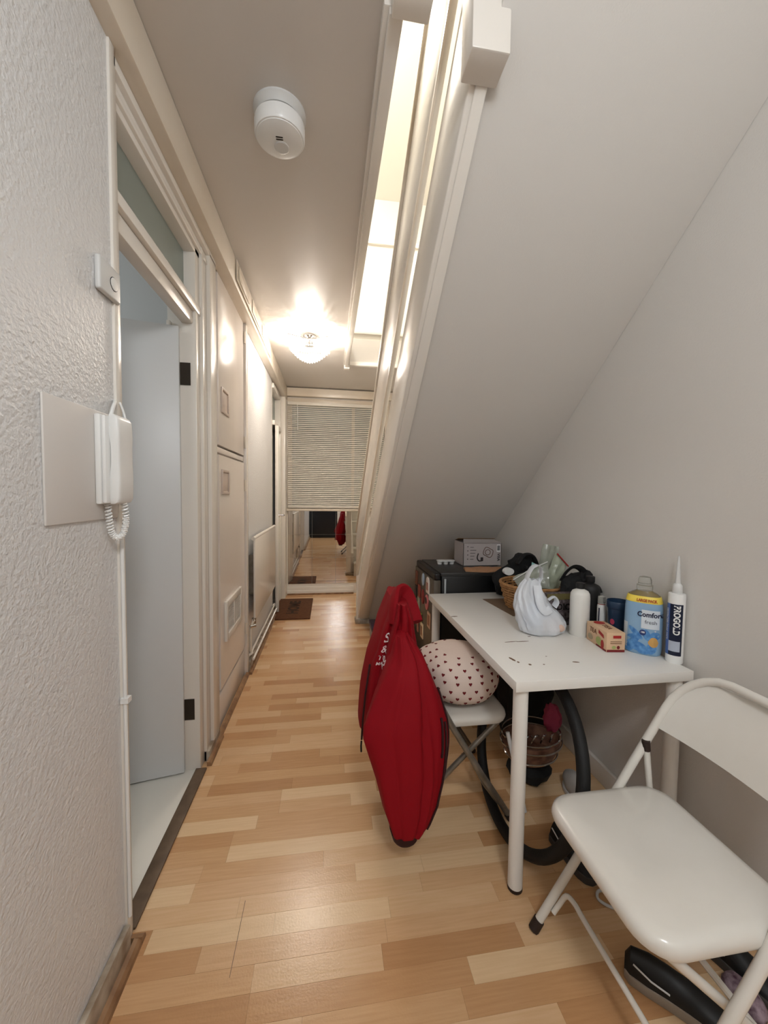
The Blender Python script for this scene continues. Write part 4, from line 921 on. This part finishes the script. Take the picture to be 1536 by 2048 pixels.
# ================================================================== THINGS ON THE FLOOR
st = thing('storage_box', 'small grey storage box with purple lid by the foot of the stairs', 'box', (.46, 3.33, 0))
MB().box(.385, .56, 3.24, 3.47, 0, .11).build('box', mat('box_grey', (150, 146, 142), .5), st, bevel=.006)
MB().box(.378, .567, 3.233, 3.477, .11, .15).build('lid', mat('lid_purple', (52, 40, 62), .45), st, bevel=.006)
MB().box(.41, .435, 3.237, 3.24, .03, .06).build('window_mark', M_black, st)
bs = thing('black_sack', 'black bin sack slumped on the floor behind the red jacket', 'sack', (.52, 2.98, 0))
blob((.53, 2.98, .13), (.10, .17, .17), 3, .3, 2., zmin=.001).build('sack', M_cloth, bs, smooth=True)
wp = MB().tube(catmull([(.50,2.80,.30),(.56,2.76,.31),(.60,2.72,.30)]), .008, 8).build('white_hose', M_white2, smooth=True); wp.parent = bs; wp.location = -bs.location
# backpack under the table
bk_ = thing('backpack', 'black backpack standing under the table against the wall', 'backpack', (1.05, 1.78, 0))
mb = blob((1.06, 1.88, .34), (.15, .12, .29), 9, .18, 1.8, zmin=.12); mb.build('body', M_cloth, bk_, smooth=True)
MB().tube(catmull([(.98,1.79,.45),(.93,1.75,.35),(.92,1.75,.22),(.97,1.79,.14)]), .005, 8, rb=.02).build('strap', M_cloth, bk_, smooth=True)
blob((1.06, 1.88, .13), (.16, .12, .13), 12, .2, 2., zmin=.001).build('base_pocket', M_cloth, bk_, smooth=True)
pk = thing('pink_cloth', 'crumpled pink cloth beside the backpack under the table', 'cloth', (1.055, 1.61, .21))
blob((1.055, 1.61, .275), (.04, .035, .065), 7, .3, 2.4).build('cloth', mat('pink_fabric', (150, 50, 76), .85), pk, smooth=True)
# metal bowl stack with brown lids
bw = thing('metal_basket', 'oval basket of brown and silver dishes under the table', 'basket', (.95, 1.62, 0))
M_dish = mat('copper_brown', (150, 112, 92), .4, .3, var=(25, (90, 60, 48)))
MB().lathe([(.05, .08), (.10, .10), (.135, .16), (.14, .20), (.13, .20), (.10, .13)], (.945, 1.60, 0), 36, ax=(1, .7)).build('dish', M_dish, bw, smooth=True)
for h, rr in ((.19, .145), (.225, .14), (.135, .125)): MB().tube([(.945 + rr*math.cos(2*PI*i/40), 1.60 + rr*.7*math.sin(2*PI*i/40), h + .012*math.sin(2*PI*i/40)) for i in range(40)], .004, 6, closed=True).build('wire_rim', M_chrome, bw, smooth=True)
for k in range(5): MB().tube(catmull([(.86+.045*k, 1.53, .215),(.88+.04*k, 1.52, .255),(.92+.035*k, 1.55, .235)]), .004, 6).build('wire_handle', M_chrome, bw, smooth=True)
blob((.94, 1.60, .048), (.10, .08, .05), 15, .2, 2., zmin=.001).build('lower_bag', M_cloth, bw, smooth=True)
# curtain rail / pole
po = MB().tube([(.775,1.50,.30),(.80,1.44,.12),(.815,1.41,.012)], .009, 10).build('white_pole', M_white2, smooth=True); tag(po, 'short white pole propped inside the bicycle tyre', 'pole')

# shoes
def shoe(label, loc, rz, upper, sole, L=.27, name='sneaker', laces=True):
    t = thing(name, label, 'shoe', loc); ca, sa = math.cos(rz), math.sin(rz)
    def T(x, y, z): return (loc[0] + ca*x - sa*y, loc[1] + sa*x + ca*y, loc[2] + z)
    # sections: x, half width, height
    S_ = [(0,.018,.05),(.012,.029,.075),(.05,.034,.082),(.09,.034,.078),(.13,.037,.068),(.17,.043,.055),(.21,.044,.046),(.245,.036,.038),(.265,.018,.028)]
    R_ = []
    for x, hw, h in S_:
        ring = []
        for i in range(13):
            a = PI*i/12; ring.append(T(x*L/.27, hw*math.cos(a)*(1-.18*math.sin(a)), .022 + (h-.022)*math.sin(a)**.8))
        R_.append(ring)
    MB().loft(R_).build('upper', upper, t, smooth=True)
    Q = []
    outl = [(x*L/.27, hw+.004) for x, hw, h in S_]; pts = [(x, w_) for x, w_ in outl] + [(x, -w_) for x, w_ in outl[::-1]]
    MB().prism(pts, lambda p, q, z: T(p, q, z), .0, .026).build('sole', sole, t, bevel=.004)
    if laces:
        for k in range(3): MB().tube([T(.115+.022*k, -.018, .070-.008*k), T(.125+.022*k, 0, .077-.008*k), T(.115+.022*k, .018, .070-.008*k)], .0028, 6).build('lace', M_white2, t, smooth=True)
    MB().tube([T(.02, -.030, .062), T(.06, -.036, .05), T(.10, -.037, .045)], .0022, 6).build('piping', M_white2, t, smooth=True)
    return t
M_shb = mat('shoe_black', (16, 16, 17), .5); M_shs = mat('shoe_sole', (150, 138, 124), .6)
shoe('black shoe with pale sole lying under the empty folding chair', (.83, .89, 0), -.75, M_shb, M_shs, .29, laces=False)
shoe('black shoe with grey floral lining tucked further under the empty chair', (1.105, .955, 0), -1.2, M_shb, mat('sole_dark', (70, 66, 62), .6), .25, laces=False)
shoe('dark shoe between the tyre and the empty folding chair', (.875, 1.30, 0), -1.35, M_shb, mat('sole_dark', (70, 66, 62), .6), .20, laces=False)
fs = thing('patterned_slipper', 'mauve patterned slipper on the floor beside the black shoes', 'slipper', (1.08, .775, 0))
blob((1.08, .775, .03), (.032, .05, .033), 21, .15, 2., zmin=.001).build('slipper', mat('mauve_floral', (168, 148, 158), .8, var=(55, (70, 40, 56))), fs, smooth=True)
gp_ = thing('paper_packet', 'pale green folded paper packet on the floor by the wall', 'packet', (1.20, 1.03, 0))
sheet([(1.16,1.00,.008),(1.24,1.00,.008),(1.242,1.07,.10),(1.165,1.07,.09)], .006, 8, 8, .006, 3).build('packet', mat('packet_paper', (176, 178, 156), .7), gp_, smooth=True)
wc = MB().tube(catmull([(.93,1.085,.006),(.90,1.085,.006),(.885,1.06,.006),(.92,1.03,.006),(.98,1.03,.006),(1.03,1.07,.006),(1.10,1.10,.006)]), .0045, 8).build('white_cable', M_white2, smooth=True)
tag(wc, 'white cable looped on the floor beneath the empty folding chair', 'cable')
sk = thing('white_trainer', 'pale trainer under the table beside the backpack', 'shoe', (1.09, 1.46, 0))
blob((1.09, 1.46, .05), (.04, .085, .05), 31, .12, 1.6, zmin=.001).build('upper', mat('trainer_pale', (176, 172, 166), .7), sk, smooth=True)
MB().prism([(1.09+.042*math.cos(2*PI*i/20), 1.46+.088*math.sin(2*PI*i/20)) for i in range(20)], lambda p, q, z: (p, q, z), 0, .022).build('sole', M_white2, sk, bevel=.003)
